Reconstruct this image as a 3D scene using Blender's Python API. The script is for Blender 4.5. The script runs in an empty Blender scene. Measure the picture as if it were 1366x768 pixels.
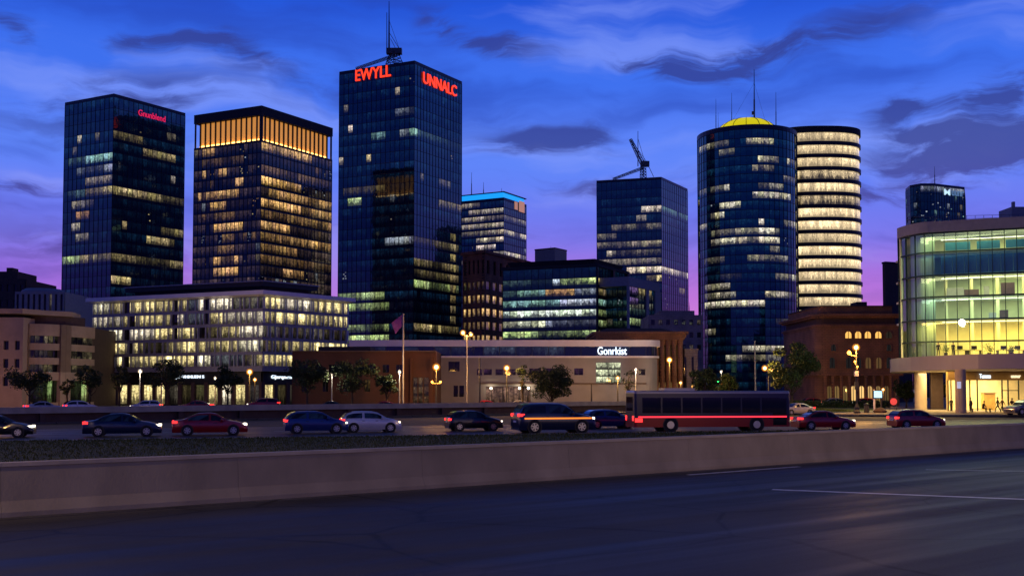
import bpy, math, random
from math import sin, cos, pi, radians, sqrt, atan2
from mathutils import Vector, Matrix

# ------------------------------------------------------------------ camera model
F = 1465.0; CX = 683.0; CY = 384.0; SH = 68.0; PITCH = math.atan(SH / F); CAMH = 3.0
_f = Vector((0, cos(PITCH), sin(PITCH))); _u = Vector((0, -sin(PITCH), cos(PITCH)))
CAM = Vector((0, 0, CAMH))
def ray(px, py):
    return Vector(((px - CX) / F, 0, 0)) + _u * ((CY - py + SH) / F) + _f
def P(px, py, D):                     # point seen at a photo pixel at distance D
    d = ray(px, py); return CAM + d * (D / d.y)
def G(px, py, z):                     # point of the level z seen at a photo pixel
    d = ray(px, py); return CAM + d * ((z - CAMH) / d.z)
def XD(px, D):
    return (px - CX) / F * D
def pix(p):
    q = Vector(p) - CAM
    zc = q.dot(_f)
    if zc < 0.1: return (-999, -999)
    return (CX + q.x / zc * F, CY + SH - q.dot(_u) / zc * F)

C = bpy.context.scene.collection
ORI = {}
# ------------------------------------------------------------------ helpers
def link(o): C.objects.link(o); return o
def thing(name, label, cat, loc=(0, 0, 0), rz=0, group=None):
    o = link(bpy.data.objects.new(name, None)); o.location = loc; o.rotation_euler = (0, 0, rz)
    o.empty_display_size = .5
    o['label'] = label; o['category'] = cat
    if group: o['group'] = group
    ORI[o.name] = Vector(loc)
    return o
def tag(o, label, cat, group=None):
    o['label'] = label; o['category'] = cat
    if group: o['group'] = group
    return o
class MB:
    def __init__(s): s.v = []; s.f = []; s.m = []; s.lit = []; s.uv = []; s.haslit = False
    def face(s, pts, m=0, lit=None, uv=None):
        b = len(s.v); s.v += [Vector(p) for p in pts]; s.f.append(list(range(b, b + len(pts)))); s.m.append(m)
        s.lit.append(lit or (0, 0, 0, 0)); s.uv.append(uv)
        if lit: s.haslit = True
    def box(s, x0, x1, y0, y1, z0, z1, m=0):
        s.hexa([(x0, y0), (x1, y0), (x1, y1), (x0, y1)], z0, z1, m)
    def hexa(s, poly, z0, z1, m=0, top=None):
        top = top or poly
        n = len(poly)
        for i in range(n):
            a, b = poly[i], poly[(i + 1) % n]; c, d = top[(i + 1) % n], top[i]
            s.face([(a[0], a[1], z0), (b[0], b[1], z0), (c[0], c[1], z1), (d[0], d[1], z1)], m)
        s.face([(p[0], p[1], z1) for p in top], m)
        s.face([(p[0], p[1], z0) for p in reversed(poly)], m)
    def beam(s, A, B, z0, z1, out0, out1, m=0):   # box along the wall A->B standing off it from out0 to out1
        A = Vector(A[:2]); B = Vector(B[:2]); u = (B - A).normalized(); n = Vector((u.y, -u.x))
        s.hexa([tuple(A + n * out1), tuple(B + n * out1), tuple(B + n * out0), tuple(A + n * out0)], z0, z1, m)
    def tube(s, p0, p1, r0, r1=None, n=8, m=0, caps=True):
        r1 = r0 if r1 is None else r1
        p0 = Vector(p0); p1 = Vector(p1); d = (p1 - p0).normalized()
        a = d.orthogonal().normalized(); b = d.cross(a)
        k = len(s.v)
        for p, r in ((p0, r0), (p1, r1)):
            for i in range(n):
                t = 2 * pi * i / n; s.v.append(p + (a * cos(t) + b * sin(t)) * r)
        for i in range(n):
            j = (i + 1) % n
            s.f.append([k + i, k + j, k + n + j, k + n + i]); s.m.append(m); s.lit.append((0, 0, 0, 0)); s.uv.append(None)
        if caps:
            s.f.append([k + i for i in reversed(range(n))]); s.f.append([k + n + i for i in range(n)])
            for _ in (0, 1): s.m.append(m); s.lit.append((0, 0, 0, 0)); s.uv.append(None)
    def lathe(s, c, prof, n=16, m=0, ang=2 * pi):
        c = Vector(c); k = len(s.v)
        for r, z in prof:
            for i in range(n):
                t = ang * i / n; s.v.append(c + Vector((r * cos(t), r * sin(t), z)))
        for q in range(len(prof) - 1):
            for i in range(n):
                j = (i + 1) % n
                s.f.append([k + q * n + i, k + q * n + j, k + (q + 1) * n + j, k + (q + 1) * n + i]); s.m.append(m)
                s.lit.append((0, 0, 0, 0)); s.uv.append(None)
    def ball(s, c, r, n=12, m=0, sz=1.0):
        s.lathe(c, [(max(1e-3, r * sin(pi * i / (n // 2))), -r * sz * cos(pi * i / (n // 2))) for i in range(n // 2 + 1)], n, m)
    def build(s, name, mats, parent=None, smooth=False, merge=False):
        o0 = ORI[parent.name] if parent else Vector((0, 0, 0))
        me = bpy.data.meshes.new(name)
        me.from_pydata([tuple(v - o0) for v in s.v], [], s.f)
        if not isinstance(mats, (list, tuple)): mats = [mats]
        for m in mats: me.materials.append(m)
        me.polygons.foreach_set('material_index', s.m)
        if s.haslit:
            ca = me.color_attributes.new('lit', 'FLOAT_COLOR', 'CORNER'); uvl = me.uv_layers.new(name='UVMap'); uv2 = me.uv_layers.new(name='Cell')
            cs = []; us = []; u2 = []
            for fc, l, uv in zip(s.f, s.lit, s.uv):
                cl = [(0, 0), (1, 0), (1, 1), (0, 1)]
                for q in range(len(fc)):
                    cs += list(l); us += list(uv[q]) if uv else [0, 0]; u2 += [(uv[0][1] * .37 + .11) if uv else 0, cl[q % 4][1]]
            ca.data.foreach_set('color', cs); uvl.data.foreach_set('uv', us); uv2.data.foreach_set('uv', u2)
        if smooth: me.polygons.foreach_set('use_smooth', [True] * len(s.f))
        me.update()
        o = link(bpy.data.objects.new(name, me))
        if parent: o.parent = parent
        ORI[o.name] = o0
        return o
def struct(name, mb, m, kind='structure'):
    o = mb.build(name, m); o['kind'] = kind; return o
def copytree(root, loc, rz=0, label=None, swap=None, scale=None):
    def cp(o, parent):
        c = link(o.copy()); c.parent = parent
        ORI[c.name] = Vector((0, 0, 0))
        if swap and o.data and getattr(o.data, 'materials', None) and o.type == 'MESH':
            names = [m.name for m in o.data.materials]
            if any(n in swap for n in names):
                c.data = o.data.copy()
                for i, n in enumerate(names):
                    if n in swap: c.data.materials[i] = swap[n]
        for ch in o.children: cp(ch, c)
        return c
    r = cp(root, None); r.location = loc; r.rotation_euler = (0, 0, rz)
    if scale: r.scale = scale if hasattr(scale, '__len__') else (scale,) * 3
    if label: r['label'] = label
    return r

# ------------------------------------------------------------------ materials
def nodes(name):
    m = bpy.data.materials.new(name); m.use_nodes = True; nt = m.node_tree
    return m, nt, nt.nodes['Principled BSDF']
def mat(name, col, rough=.7, metal=0, var=.25, scale=1.5, bump=.1, emis=None, es=0, spec=.5, stretch=(1, 1, 1), bscale=None, coat=0):
    m, nt, b = nodes(name)
    N = nt.nodes.new; L = nt.links.new
    tc = N('ShaderNodeTexCoord'); mp = N('ShaderNodeMapping'); mp.inputs['Scale'].default_value = stretch
    L(tc.outputs['Object'], mp.inputs[0])
    nz = N('ShaderNodeTexNoise'); nz.inputs['Scale'].default_value = scale; nz.inputs['Detail'].default_value = 6
    L(mp.outputs[0], nz.inputs[0])
    r = N('ShaderNodeMapRange'); r.inputs[1].default_value = .25; r.inputs[2].default_value = .75
    r.inputs[3].default_value = 1 - var; r.inputs[4].default_value = 1 + var; L(nz.outputs[0], r.inputs[0])
    mx = N('ShaderNodeVectorMath'); mx.operation = 'SCALE'; mx.inputs[0].default_value = col[:3]; L(r.outputs[0], mx.inputs['Scale'])
    L(mx.outputs[0], b.inputs['Base Color'])
    b.inputs['Roughness'].default_value = rough; b.inputs['Metallic'].default_value = metal
    b.inputs['Specular IOR Level'].default_value = spec; b.inputs['Coat Weight'].default_value = coat
    if bump:
        n2 = N('ShaderNodeTexNoise'); n2.inputs['Scale'].default_value = bscale or scale * 8; n2.inputs['Detail'].default_value = 4
        L(mp.outputs[0], n2.inputs[0])
        bp = N('ShaderNodeBump'); bp.inputs['Strength'].default_value = bump; bp.inputs['Distance'].default_value = .05
        L(n2.outputs[0], bp.inputs['Height']); L(bp.outputs[0], b.inputs['Normal'])
    if emis:
        b.inputs['Emission Color'].default_value = (*emis, 1); b.inputs['Emission Strength'].default_value = es
        m.cycles.emission_sampling = 'NONE' if es < 3 else 'AUTO'
    return m
def brick(name, c1, c2, mortar, scale=1.0, rough=.85):
    m, nt, b = nodes(name); N = nt.nodes.new; L = nt.links.new
    tc = N('ShaderNodeTexCoord'); sp = N('ShaderNodeSeparateXYZ'); L(tc.outputs['Object'], sp.inputs[0])
    ad = N('ShaderNodeMath'); ad.operation = 'ADD'; L(sp.outputs[0], ad.inputs[0]); L(sp.outputs[1], ad.inputs[1])
    cb = N('ShaderNodeCombineXYZ'); L(ad.outputs[0], cb.inputs[0]); L(sp.outputs[2], cb.inputs[1])
    br = N('ShaderNodeTexBrick'); br.inputs['Scale'].default_value = scale
    br.inputs['Color1'].default_value = (*c1, 1); br.inputs['Color2'].default_value = (*c2, 1); br.inputs['Mortar'].default_value = (*mortar, 1)
    L(cb.outputs[0], br.inputs[0])
    nz = N('ShaderNodeTexNoise'); nz.inputs['Scale'].default_value = .35; nz.inputs['Detail'].default_value = 6; L(tc.outputs['Object'], nz.inputs[0])
    r = N('ShaderNodeMapRange'); r.inputs[1].default_value = .3; r.inputs[2].default_value = .7; r.inputs[3].default_value = .65; r.inputs[4].default_value = 1.25; L(nz.outputs[0], r.inputs[0])
    sc = N('ShaderNodeVectorMath'); sc.operation = 'SCALE'; L(br.outputs['Color'], sc.inputs[0]); L(r.outputs[0], sc.inputs['Scale'])
    L(sc.outputs[0], b.inputs['Base Color']); b.inputs['Roughness'].default_value = rough
    bp = N('ShaderNodeBump'); bp.inputs['Strength'].default_value = .3; bp.inputs['Distance'].default_value = .03
    L(br.outputs['Fac'], bp.inputs['Height']); bp.invert = True; L(bp.outputs[0], b.inputs['Normal'])
    return m
def glassmat(name, base=(.006, .012, .03), rough=.05, ior=1.75, tint=(.55, .75, 1), wob=.04, dense=1.0, es=1.0):
    """curtain-wall glass: mirror-like dark pane; lit rooms behind it read from the pane's own 'lit' value"""
    m, nt, b = nodes(name); N = nt.nodes.new; L = nt.links.new
    b.inputs['Base Color'].default_value = (*base, 1); b.inputs['Roughness'].default_value = rough
    b.inputs['IOR'].default_value = ior; b.inputs['Specular Tint'].default_value = (*tint, 1)
    at = N('ShaderNodeAttribute'); at.attribute_name = 'lit'
    uv = N('ShaderNodeUVMap'); uv.uv_map = 'UVMap'; ce = N('ShaderNodeUVMap'); ce.uv_map = 'Cell'
    sep = N('ShaderNodeSeparateXYZ'); L(ce.outputs[0], sep.inputs[0])
    mp = N('ShaderNodeMapping'); mp.inputs['Scale'].default_value = (1.0 * dense, 1.3 * dense, 1); L(uv.outputs[0], mp.inputs[0])
    vo = N('ShaderNodeTexVoronoi'); vo.inputs['Scale'].default_value = 1.1; vo.distance = 'CHEBYCHEV'; L(mp.outputs[0], vo.inputs[0])
    sv = N('ShaderNodeSeparateXYZ'); L(vo.outputs['Color'], sv.inputs[0])
    nz = N('ShaderNodeTexNoise'); nz.inputs['Scale'].default_value = 1.3; nz.inputs['Detail'].default_value = 4; nz.inputs['Roughness'].default_value = .7; L(mp.outputs[0], nz.inputs[0])
    # furniture and people hide the lower part of a room, ceiling lamps make its top bright
    def M(op, a, c=None, cl=False):
        n = N('ShaderNodeMath'); n.operation = op; n.use_clamp = cl
        for i, q in enumerate((a, c)):
            if q is None: continue
            if isinstance(q, (int, float)): n.inputs[i].default_value = q
            else: L(q, n.inputs[i])
        return n.outputs[0]
    def mrange(x, a, b_, c, d):
        r = N('ShaderNodeMapRange'); L(x, r.inputs[0])
        for i, q in enumerate((a, b_, c, d)):
            if isinstance(q, (int, float)): r.inputs[i + 1].default_value = q
            else: L(q, r.inputs[i + 1])
        return r.outputs[0]
    su = N('ShaderNodeSeparateXYZ'); L(uv.outputs[0], su.inputs[0])
    def row(scale, det, offs):       # noise that varies along the facade only, different for every storey
        c = N('ShaderNodeCombineXYZ'); L(M('MULTIPLY', su.outputs[0], scale * dense), c.inputs[0]); L(M('ADD', M('MULTIPLY', sep.outputs[0], 9.7), offs), c.inputs[1])
        n = N('ShaderNodeTexNoise'); n.inputs['Scale'].default_value = 1; n.inputs['Detail'].default_value = det; n.inputs['Roughness'].default_value = .75; L(c.outputs[0], n.inputs[0]); return n.outputs[0]
    v_ = sep.outputs[1]
    sil_h = mrange(row(1.1, 6, 0.0), .36, .66, -.05, .72)
    sil = mrange(M('SUBTRACT', v_, sil_h), -.03, .06, .16, 1.0)
    part = mrange(row(1.5, 3, 5.3), .38, .46, .55, 1.0)
    tone = mrange(row(.33, 2, 11.1), .36, .62, .35, 1.25)
    lamp = mrange(row(2.2, 1, 17.9), .50, .60, .9, 2.3)
    ceil = mrange(M('ABSOLUTE', M('SUBTRACT', v_, .80)), .05, .12, 1.0, 0.0)
    lampf = N('ShaderNodeMix'); lampf.data_type = 'FLOAT'; L(ceil, lampf.inputs[0]); lampf.inputs[2].default_value = 1.0; L(lamp, lampf.inputs[3])
    fine = mrange(nz.outputs[0], .36, .64, .35, 1.4)
    tot = M('MULTIPLY', M('MULTIPLY', M('MULTIPLY', sil, part), M('MULTIPLY', tone, lampf.outputs[0])), fine)
    dot = N('ShaderNodeMapRange'); dot.inputs[1].default_value = .10; dot.inputs[2].default_value = .34; dot.inputs[3].default_value = 3.2; dot.inputs[4].default_value = 0; L(vo.outputs['Distance'], dot.inputs[0])
    isdot = M('GREATER_THAN', at.outputs['Alpha'], 1.5)
    dm_ = N('ShaderNodeMix'); dm_.data_type = 'FLOAT'; L(isdot, dm_.inputs[0]); L(tot, dm_.inputs[2]); L(M('MULTIPLY', dot.outputs[0], M('GREATER_THAN', sv.outputs[1], .6)), dm_.inputs[3])
    mix = N('ShaderNodeMix'); mix.data_type = 'FLOAT'; mix.clamp_factor = True; L(at.outputs['Alpha'], mix.inputs[0]); mix.inputs[2].default_value = 1.0; L(dm_.outputs[0], mix.inputs[3])
    sc = N('ShaderNodeVectorMath'); sc.operation = 'SCALE'; L(at.outputs['Color'], sc.inputs[0]); L(mix.outputs[0], sc.inputs['Scale'])
    L(sc.outputs[0], b.inputs['Emission Color']); b.inputs['Emission Strength'].default_value = es
    wv = N('ShaderNodeTexNoise'); wv.inputs['Scale'].default_value = .35; L(uv.outputs[0], wv.inputs[0])
    bp = N('ShaderNodeBump'); bp.inputs['Strength'].default_value = wob; bp.inputs['Distance'].default_value = .6; L(wv.outputs[0], bp.inputs['Height']); L(bp.outputs[0], b.inputs['Normal'])
    m.cycles.emission_sampling = 'NONE'
    return m
def clearglass(name, tint=(.8, .95, .92), refl=.12):
    m, nt, b = nodes(name); N = nt.nodes.new; L = nt.links.new
    tr = N('ShaderNodeBsdfTransparent'); tr.inputs[0].default_value = (*tint, 1)
    gl = N('ShaderNodeBsdfGlossy'); gl.inputs['Roughness'].default_value = .03; gl.inputs['Color'].default_value = (.8, .9, 1, 1)
    fr = N('ShaderNodeFresnel'); fr.inputs[0].default_value = 1.5
    ad = N('ShaderNodeMath'); ad.operation = 'ADD'; ad.inputs[1].default_value = refl - .04; L(fr.outputs[0], ad.inputs[0])
    mx = N('ShaderNodeMixShader'); L(ad.outputs[0], mx.inputs[0]); L(tr.outputs[0], mx.inputs[1]); L(gl.outputs[0], mx.inputs[2])
    L(mx.outputs[0], nt.nodes['Material Output'].inputs[0]); return m
def emat(name, col, s, sample=False):
    m, nt, b = nodes(name); b.inputs['Base Color'].default_value = (*[c * .5 for c in col], 1)
    b.inputs['Emission Color'].default_value = (*col, 1); b.inputs['Emission Strength'].default_value = s
    b.inputs['Roughness'].default_value = .4
    m.cycles.emission_sampling = 'AUTO' if sample else 'NONE'
    return m

def road_mat(name, base=.045, rough=.42, direction=0.0, spec=.5):
    m, nt, b = nodes(name); b.inputs['Specular IOR Level'].default_value = spec; N = nt.nodes.new; L = nt.links.new
    tc = N('ShaderNodeTexCoord'); mp = N('ShaderNodeMapping'); mp.inputs['Rotation'].default_value = (0, 0, -direction); L(tc.outputs['Object'], mp.inputs[0])
    st = N('ShaderNodeMapping'); st.inputs['Scale'].default_value = (.035, .8, 1); L(mp.outputs[0], st.inputs[0])
    a = N('ShaderNodeTexNoise'); a.inputs['Scale'].default_value = 1.0; a.inputs['Detail'].default_value = 5; L(st.outputs[0], a.inputs[0])   # wheel-worn tracks
    c = N('ShaderNodeTexNoise'); c.inputs['Scale'].default_value = .22; c.inputs['Detail'].default_value = 7; L(tc.outputs['Object'], c.inputs[0])
    g = N('ShaderNodeTexNoise'); g.inputs['Scale'].default_value = 22; g.inputs['Detail'].default_value = 5; L(tc.outputs['Object'], g.inputs[0])
    def mr(x, lo, hi, a0=.3, a1=.7):
        r = N('ShaderNodeMapRange'); r.inputs[1].default_value = a0; r.inputs[2].default_value = a1; r.inputs[3].default_value = lo; r.inputs[4].default_value = hi; L(x, r.inputs[0]); return r.outputs[0]
    def mul(x, y):
        n = N('ShaderNodeMath'); n.operation = 'MULTIPLY'; L(x, n.inputs[0]); L(y, n.inputs[1]); return n.outputs[0]
    t = mul(mul(mr(a.outputs[0], .6, 1.5), mr(c.outputs[0], .7, 1.3)), mr(g.outputs[0], .75, 1.25))
    vm = N('ShaderNodeVectorMath'); vm.operation = 'ADD'; L(tc.outputs['Object'], vm.inputs[0]); L(c.outputs['Color'], vm.inputs[1])
    cr = N('ShaderNodeTexVoronoi'); cr.feature = 'DISTANCE_TO_EDGE'; cr.inputs['Scale'].default_value = .16; L(vm.outputs[0], cr.inputs[0])
    pa = N('ShaderNodeTexVoronoi'); pa.inputs['Scale'].default_value = .11; pa.distance = 'CHEBYCHEV'; L(mp.outputs[0], pa.inputs[0]); ps = N('ShaderNodeSeparateXYZ'); L(pa.outputs['Color'], ps.inputs[0])
    t = mul(mul(t, mr(cr.outputs[0], .35, 1, .004, .012)), mr(ps.outputs[0], .82, 1.12, .2, .8))
    sc = N('ShaderNodeVectorMath'); sc.operation = 'SCALE'; sc.inputs[0].default_value = (base, base * .97, base * .98); L(t, sc.inputs['Scale'])
    L(sc.outputs[0], b.inputs['Base Color'])
    L(mr(a.outputs[0], rough - .1, rough + .2), b.inputs['Roughness'])
    bp = N('ShaderNodeBump'); bp.inputs['Strength'].default_value = .35; bp.inputs['Distance'].default_value = .02; L(g.outputs[0], bp.inputs['Height']); L(bp.outputs[0], b.inputs['Normal'])
    return m

M = {}
M['glass'] = glassmat('tower_glass')
M['glass_dark'] = glassmat('bronze_glass', base=(.008, .008, .012), ior=1.55, tint=(.7, .75, 1), dense=1.2)
M['glass_teal'] = glassmat('teal_glass', base=(.004, .02, .03), ior=1.6, tint=(.5, .9, 1), dense=.8)
M['glass_round'] = glassmat('round_tower_glass', base=(.002, .014, .035), ior=1.75, tint=(.30, .80, 1), dense=.9)
M['shop_glass'] = glassmat('shop_window_glass', base=(.01, .01, .01), ior=1.5, tint=(1, 1, 1), dense=1.6)
M['mullion'] = mat('dark_mullion', (.02, .025, .04), .4, .6, bump=0)
M['mullion_black'] = mat('black_mullion', (.012, .012, .015), .5, .3, bump=0)
M['fin'] = mat('pale_fin', (.35, .36, .40), .45, .3, bump=0)
M['roofdark'] = mat('dark_roofing', (.02, .02, .025), .8, bump=.2)
M['concrete'] = mat('warm_concrete', (.36, .30, .25), .85, var=.22, scale=.6, bump=.25)
M['barrier'] = mat('barrier_concrete', (.27, .235, .185), .85, var=.24, scale=.7, bump=.18, stretch=(1, 1, .6), spec=.2, bscale=14)
M['coping'] = mat('coping_concrete', (.36, .32, .26), .8, var=.25, scale=.8, bump=.3)
M['beige'] = mat('beige_stone', (.40, .29, .19), .8, var=.15, scale=.7, bump=.2)
M['white_stucco'] = mat('pale_stucco', (.23, .215, .215), .8, var=.12, scale=.6, bump=.15)
M['white_metal'] = mat('white_cladding', (.62, .60, .66), .5, var=.1, scale=.5, bump=.05)
M['grey_panel'] = mat('grey_panel', (.22, .22, .25), .6, var=.12, bump=.1)
M['brownstone'] = brick('brown_stone', (.36, .12, .06), (.30, .10, .055), (.10, .05, .035), .55)
M['brick'] = brick('red_brick', (.055, .014, .009), (.045, .012, .008), (.026, .014, .011), 2.2)
M['hallstone'] = brick('hall_stone', (.31, .145, .07), (.26, .125, .06), (.12, .065, .04), .8)
M['paleblock'] = brick('pale_block', (.32, .25, .23), (.29, .23, .21), (.2, .16, .15), .5)
M['dark_brown'] = mat('dark_brown_render', (.07, .04, .035), .85, var=.2, bump=.2)
M['steel'] = mat('antenna_steel', (.08, .08, .09), .5, .5, bump=0)
M['post'] = mat('post_paint', (.05, .05, .05), .5, .4, var=.15, bump=.05)
M['post_pale'] = mat('galvanised_post', (.28, .27, .28), .5, .5, var=.15, bump=.05)
M['grass'] = mat('turf', (.062, .070, .006), .95, var=.5, scale=.9, bump=.8, bscale=18)
M['bark'] = mat('bark', (.05, .035, .025), .95, var=.4, scale=4, bump=.6)
M['leaf'] = mat('leaf_green', (.035, .06, .02), .7, var=.5, scale=.8, bump=0, spec=.3)
M['pave'] = brick('plaza_paving', (.22, .18, .15), (.19, .155, .13), (.11, .09, .08), 1.1)
M['asphalt'] = road_mat('near_asphalt', .030, .55, radians(39), .28)
M['asphalt_far'] = road_mat('far_asphalt', .055, .55, radians(18), .35)
M['paint'] = mat('road_paint', (.62, .62, .62), .6, var=.35, scale=3, bump=.1)
M['earth'] = mat('dark_earth', (.05, .042, .03), .95, var=.4, scale=.2, bump=.5)
M['tyre'] = mat('tyre_rubber', (.012, .012, .012), .85, bump=0)
M['rim'] = mat('alloy_rim', (.5, .5, .52), .3, .8, bump=0, var=.1)
M['carglass'] = mat('car_glass', (.01, .012, .018), .05, 0, bump=0, var=0, spec=.9)
M['black_plastic'] = mat('black_plastic', (.012, .012, .013), .5, bump=0)
M['tail'] = emat('tail_lamp_red', (1, .03, .03), 2.2)
M['trail_glow_red'] = emat('trail_glow_red', (1, .03, .05), 2.0, True); M['trail_glow_amber'] = emat('trail_glow_amber', (1, .22, .02), 1.6, True)  # glow strips added to the vehicles in place of moving light trails
M['head'] = emat('headlamp', (1, .88, .66), 3.0)
M['marker'] = emat('amber_marker_lamp', (1, .28, .03), 1.8)
M['sodium'] = emat('sodium_lamp', (1, .40, .06), 5.0)
def shell_mat(name, col, s):
    m, nt, b = nodes(name); N = nt.nodes.new; L = nt.links.new
    tr = N('ShaderNodeBsdfTransparent'); em = N('ShaderNodeEmission'); em.inputs[0].default_value = (*col, 1); em.inputs[1].default_value = s
    mx = N('ShaderNodeMixShader'); mx.inputs[0].default_value = .45; L(tr.outputs[0], mx.inputs[1]); L(em.outputs[0], mx.inputs[2]); L(mx.outputs[0], nt.nodes['Material Output'].inputs[0])
    m.cycles.emission_sampling = 'NONE'; return m
M['shell_amber'] = shell_mat('amber_lantern_shell', (1, .30, .03), .9); M['shell_white'] = shell_mat('white_lantern_shell', (1, .75, .5), .7)
M['bulb_amber'] = emat('amber_bulb', (1, .62, .2), 9.0)
M['whitelamp'] = emat('white_lamp', (1, .88, .66), 6.0)
M['red_sign'] = emat('red_neon', (1, .045, .012), 1.5)
M['pink_sign'] = emat('pink_neon', (1, .02, .12), .8)
M['white_sign'] = emat('white_neon', (.75, .88, 1), 1.6)
M['blue_strip'] = emat('blue_led_strip', (.01, .33, 1), 1.1)
M['yellow_dome'] = mat('yellow_lit_glass', (.5, .45, .02), .4, emis=(.85, .72, .0), es=.75, bump=0, var=.3, scale=.4)
def paint(name, c, rough=.28, coat=.6): 
    return mat(name, c, rough, .2, var=.06, bump=0, coat=coat)
PAINT = dict(black=paint('paint_black', (.008, .009, .012)), white=paint('paint_white', (.62, .60, .62)), blue=paint('paint_blue', (.012, .03, .16)),
             navy=paint('paint_navy', (.006, .015, .05)), red=paint('paint_red', (.30, .006, .012)), grey=paint('paint_grey', (.10, .10, .12)), silver=paint('paint_silver', (.32, .32, .36)))

# ------------------------------------------------------------------ generic building pieces
def quadfoot(l, c, r, Dc):
    Cc = P(c[0], c[1], Dc); H = Cc.z
    Lp = G(l[0], l[1], H); Rp = G(r[0], r[1], H)
    B = Lp + Rp - Cc
    return [Vector((p.x, p.y)) for p in (Lp, Cc, Rp, B)], H
def inset(poly, d):
    n = len(poly); out = []
    for i in range(n):
        a, b, c = poly[i - 1], poly[i], poly[(i + 1) % n]
        u = (b - a).normalized(); v = (c - b).normalized()
        n1 = Vector((-u.y, u.x)); n2 = Vector((-v.y, v.x)); k = n1 + n2
        out.append(b + k * (d / max(.3, k.dot(n1))))
    return out
YEL = (1, .80, .34); AMB = (1, .55, .18); WHT = (1, .86, .62); TEA = (.45, .85, .72); GRN = (.72, .95, .36); COO = (.75, .85, .95)
def curtain(root, poly, z0, z1, nfl, bay, specs=(), seed=1, mats=None, pane=.74, twinkle=.03, back=.12, glim=(.001, .005, .012), sc=WHT, fin=0, finmat=None, band_name='window_band', roof=True, tw_s=.25, hmull=.12, vmull=.08, body=True, every=1):
    rnd = random.Random(seed); glass = mats or M['glass']
    h = (z1 - z0) / nfl; n = len(poly)
    panes = {}
    for e in range(n):
        A, B = poly[e], poly[(e + 1) % n]; L = (B - A).length; k = max(1, round(L / bay)); u = (B - A) / L; nn = Vector((u.y, -u.x))
        mid = (A + B) / 2; vis = nn.dot(Vector((0, 0)) - mid) > 0
        for f in range(nfl):
            for j in range(k):
                c = A + u * (L * (j + .5) / k); zc = z0 + h * (f + .6)
                panes[(e, f, j)] = [vis, pix((c.x, c.y, zc)) if vis else None, None]
    for sp in specs:
        x0, x1, y, col, s = sp[:5]; mx = (x0 + x1) / 2
        best = min((p for p in panes.items() if p[1][0]), key=lambda q: abs(q[1][1][0] - mx) * 2 + abs(q[1][1][1] - y))
        e0, f0, _ = best[0]; run = 0; lev = 1
        for (e, f, j), v in panes.items():
            if f == f0 and v[0] and (e == e0 or n > 8) and x0 - 1 <= v[1][0] <= x1 + 1:
                if run <= 0: run = rnd.randint(1, 6); lev = rnd.choice((1.1, 1, .9, .65, .4, .18))
                run -= 1; q = s * lev * rnd.uniform(.75, 1.2); v[2] = (col[0] * q, col[1] * q * rnd.uniform(.92, 1.04), col[2] * q * rnd.uniform(.8, 1.2), 1)
    frnd = [rnd.uniform(.3, 2.0) for _ in range(nfl)]
    for key, v in panes.items():
        if v[2] is None:
            pr = twinkle if v[0] else back
            if rnd.random() < pr:
                q = rnd.uniform(.05, tw_s) if v[0] else rnd.uniform(.1, .5); col = rnd.choice((sc, YEL, COO)); v[2] = (col[0] * q, col[1] * q, col[2] * q, 2 if rnd.random() < .8 else 1)
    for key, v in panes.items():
        if v[2] is None: q = frnd[key[1]] * rnd.uniform(.3, 1.7); v[2] = (glim[0] * q, glim[1] * q, glim[2] * q, 1)  # unlit panes get a faint added glow that lifts the dark glass
    for f in range(nfl):
        mb = MB()
        for e in range(n):
            A, B = poly[e], poly[(e + 1) % n]; L = (B - A).length; k = max(1, round(L / bay))
            za = z0 + h * f; zb = za + h * (1 - pane); zt = za + h
            for j in range(k):
                a = A.lerp(B, j / k); b = A.lerp(B, (j + 1) / k); ua = e * 37.7 + L * j / k; ub = e * 37.7 + L * (j + 1) / k
                mb.face([(a.x, a.y, zb), (b.x, b.y, zb), (b.x, b.y, zt), (a.x, a.y, zt)], 0, panes[(e, f, j)][2] or (0, 0, 0, 1), [(ua, zb), (ub, zb), (ub, zt), (ua, zt)])
                mb.face([(a.x, a.y, za), (b.x, b.y, za), (b.x, b.y, zb), (a.x, a.y, zb)], 0, (0, 0, 0, 1), [(ua, za), (ub, za), (ub, zb), (ua, zb)])
        mb.build(band_name, glass, root)
    mb = MB()
    for e in range(n):
        A, B = poly[e], poly[(e + 1) % n]; L = (B - A).length; k = max(1, round(L / bay)); u = (B - A) / L
        for j in range(0, k + (1 if n <= 8 else 0), every):
            c = A + u * (L * j / k)
            mb.beam(c - u * vmull / 2, c + u * vmull / 2, z0, z1, -.02, .12)
        if hmull:
            for f in range(nfl + 1):
                zz = z0 + h * f
                mb.beam(A, B, zz - hmull / 2, zz + hmull / 2, -.02, .07)
    mb.build('mullion_grid', M['mullion'], root)
    if body:
        mb = MB(); mb.hexa([tuple(p) for p in inset(poly, .4)], z0, z1 - .05); mb.build('core', M['roofdark'], root)
    if roof:
        mb = MB(); mb.hexa([tuple(p) for p in inset(poly, -.06)], z1 - .1, z1 + .9); mb.build('parapet', M['mullion'], root)

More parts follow.
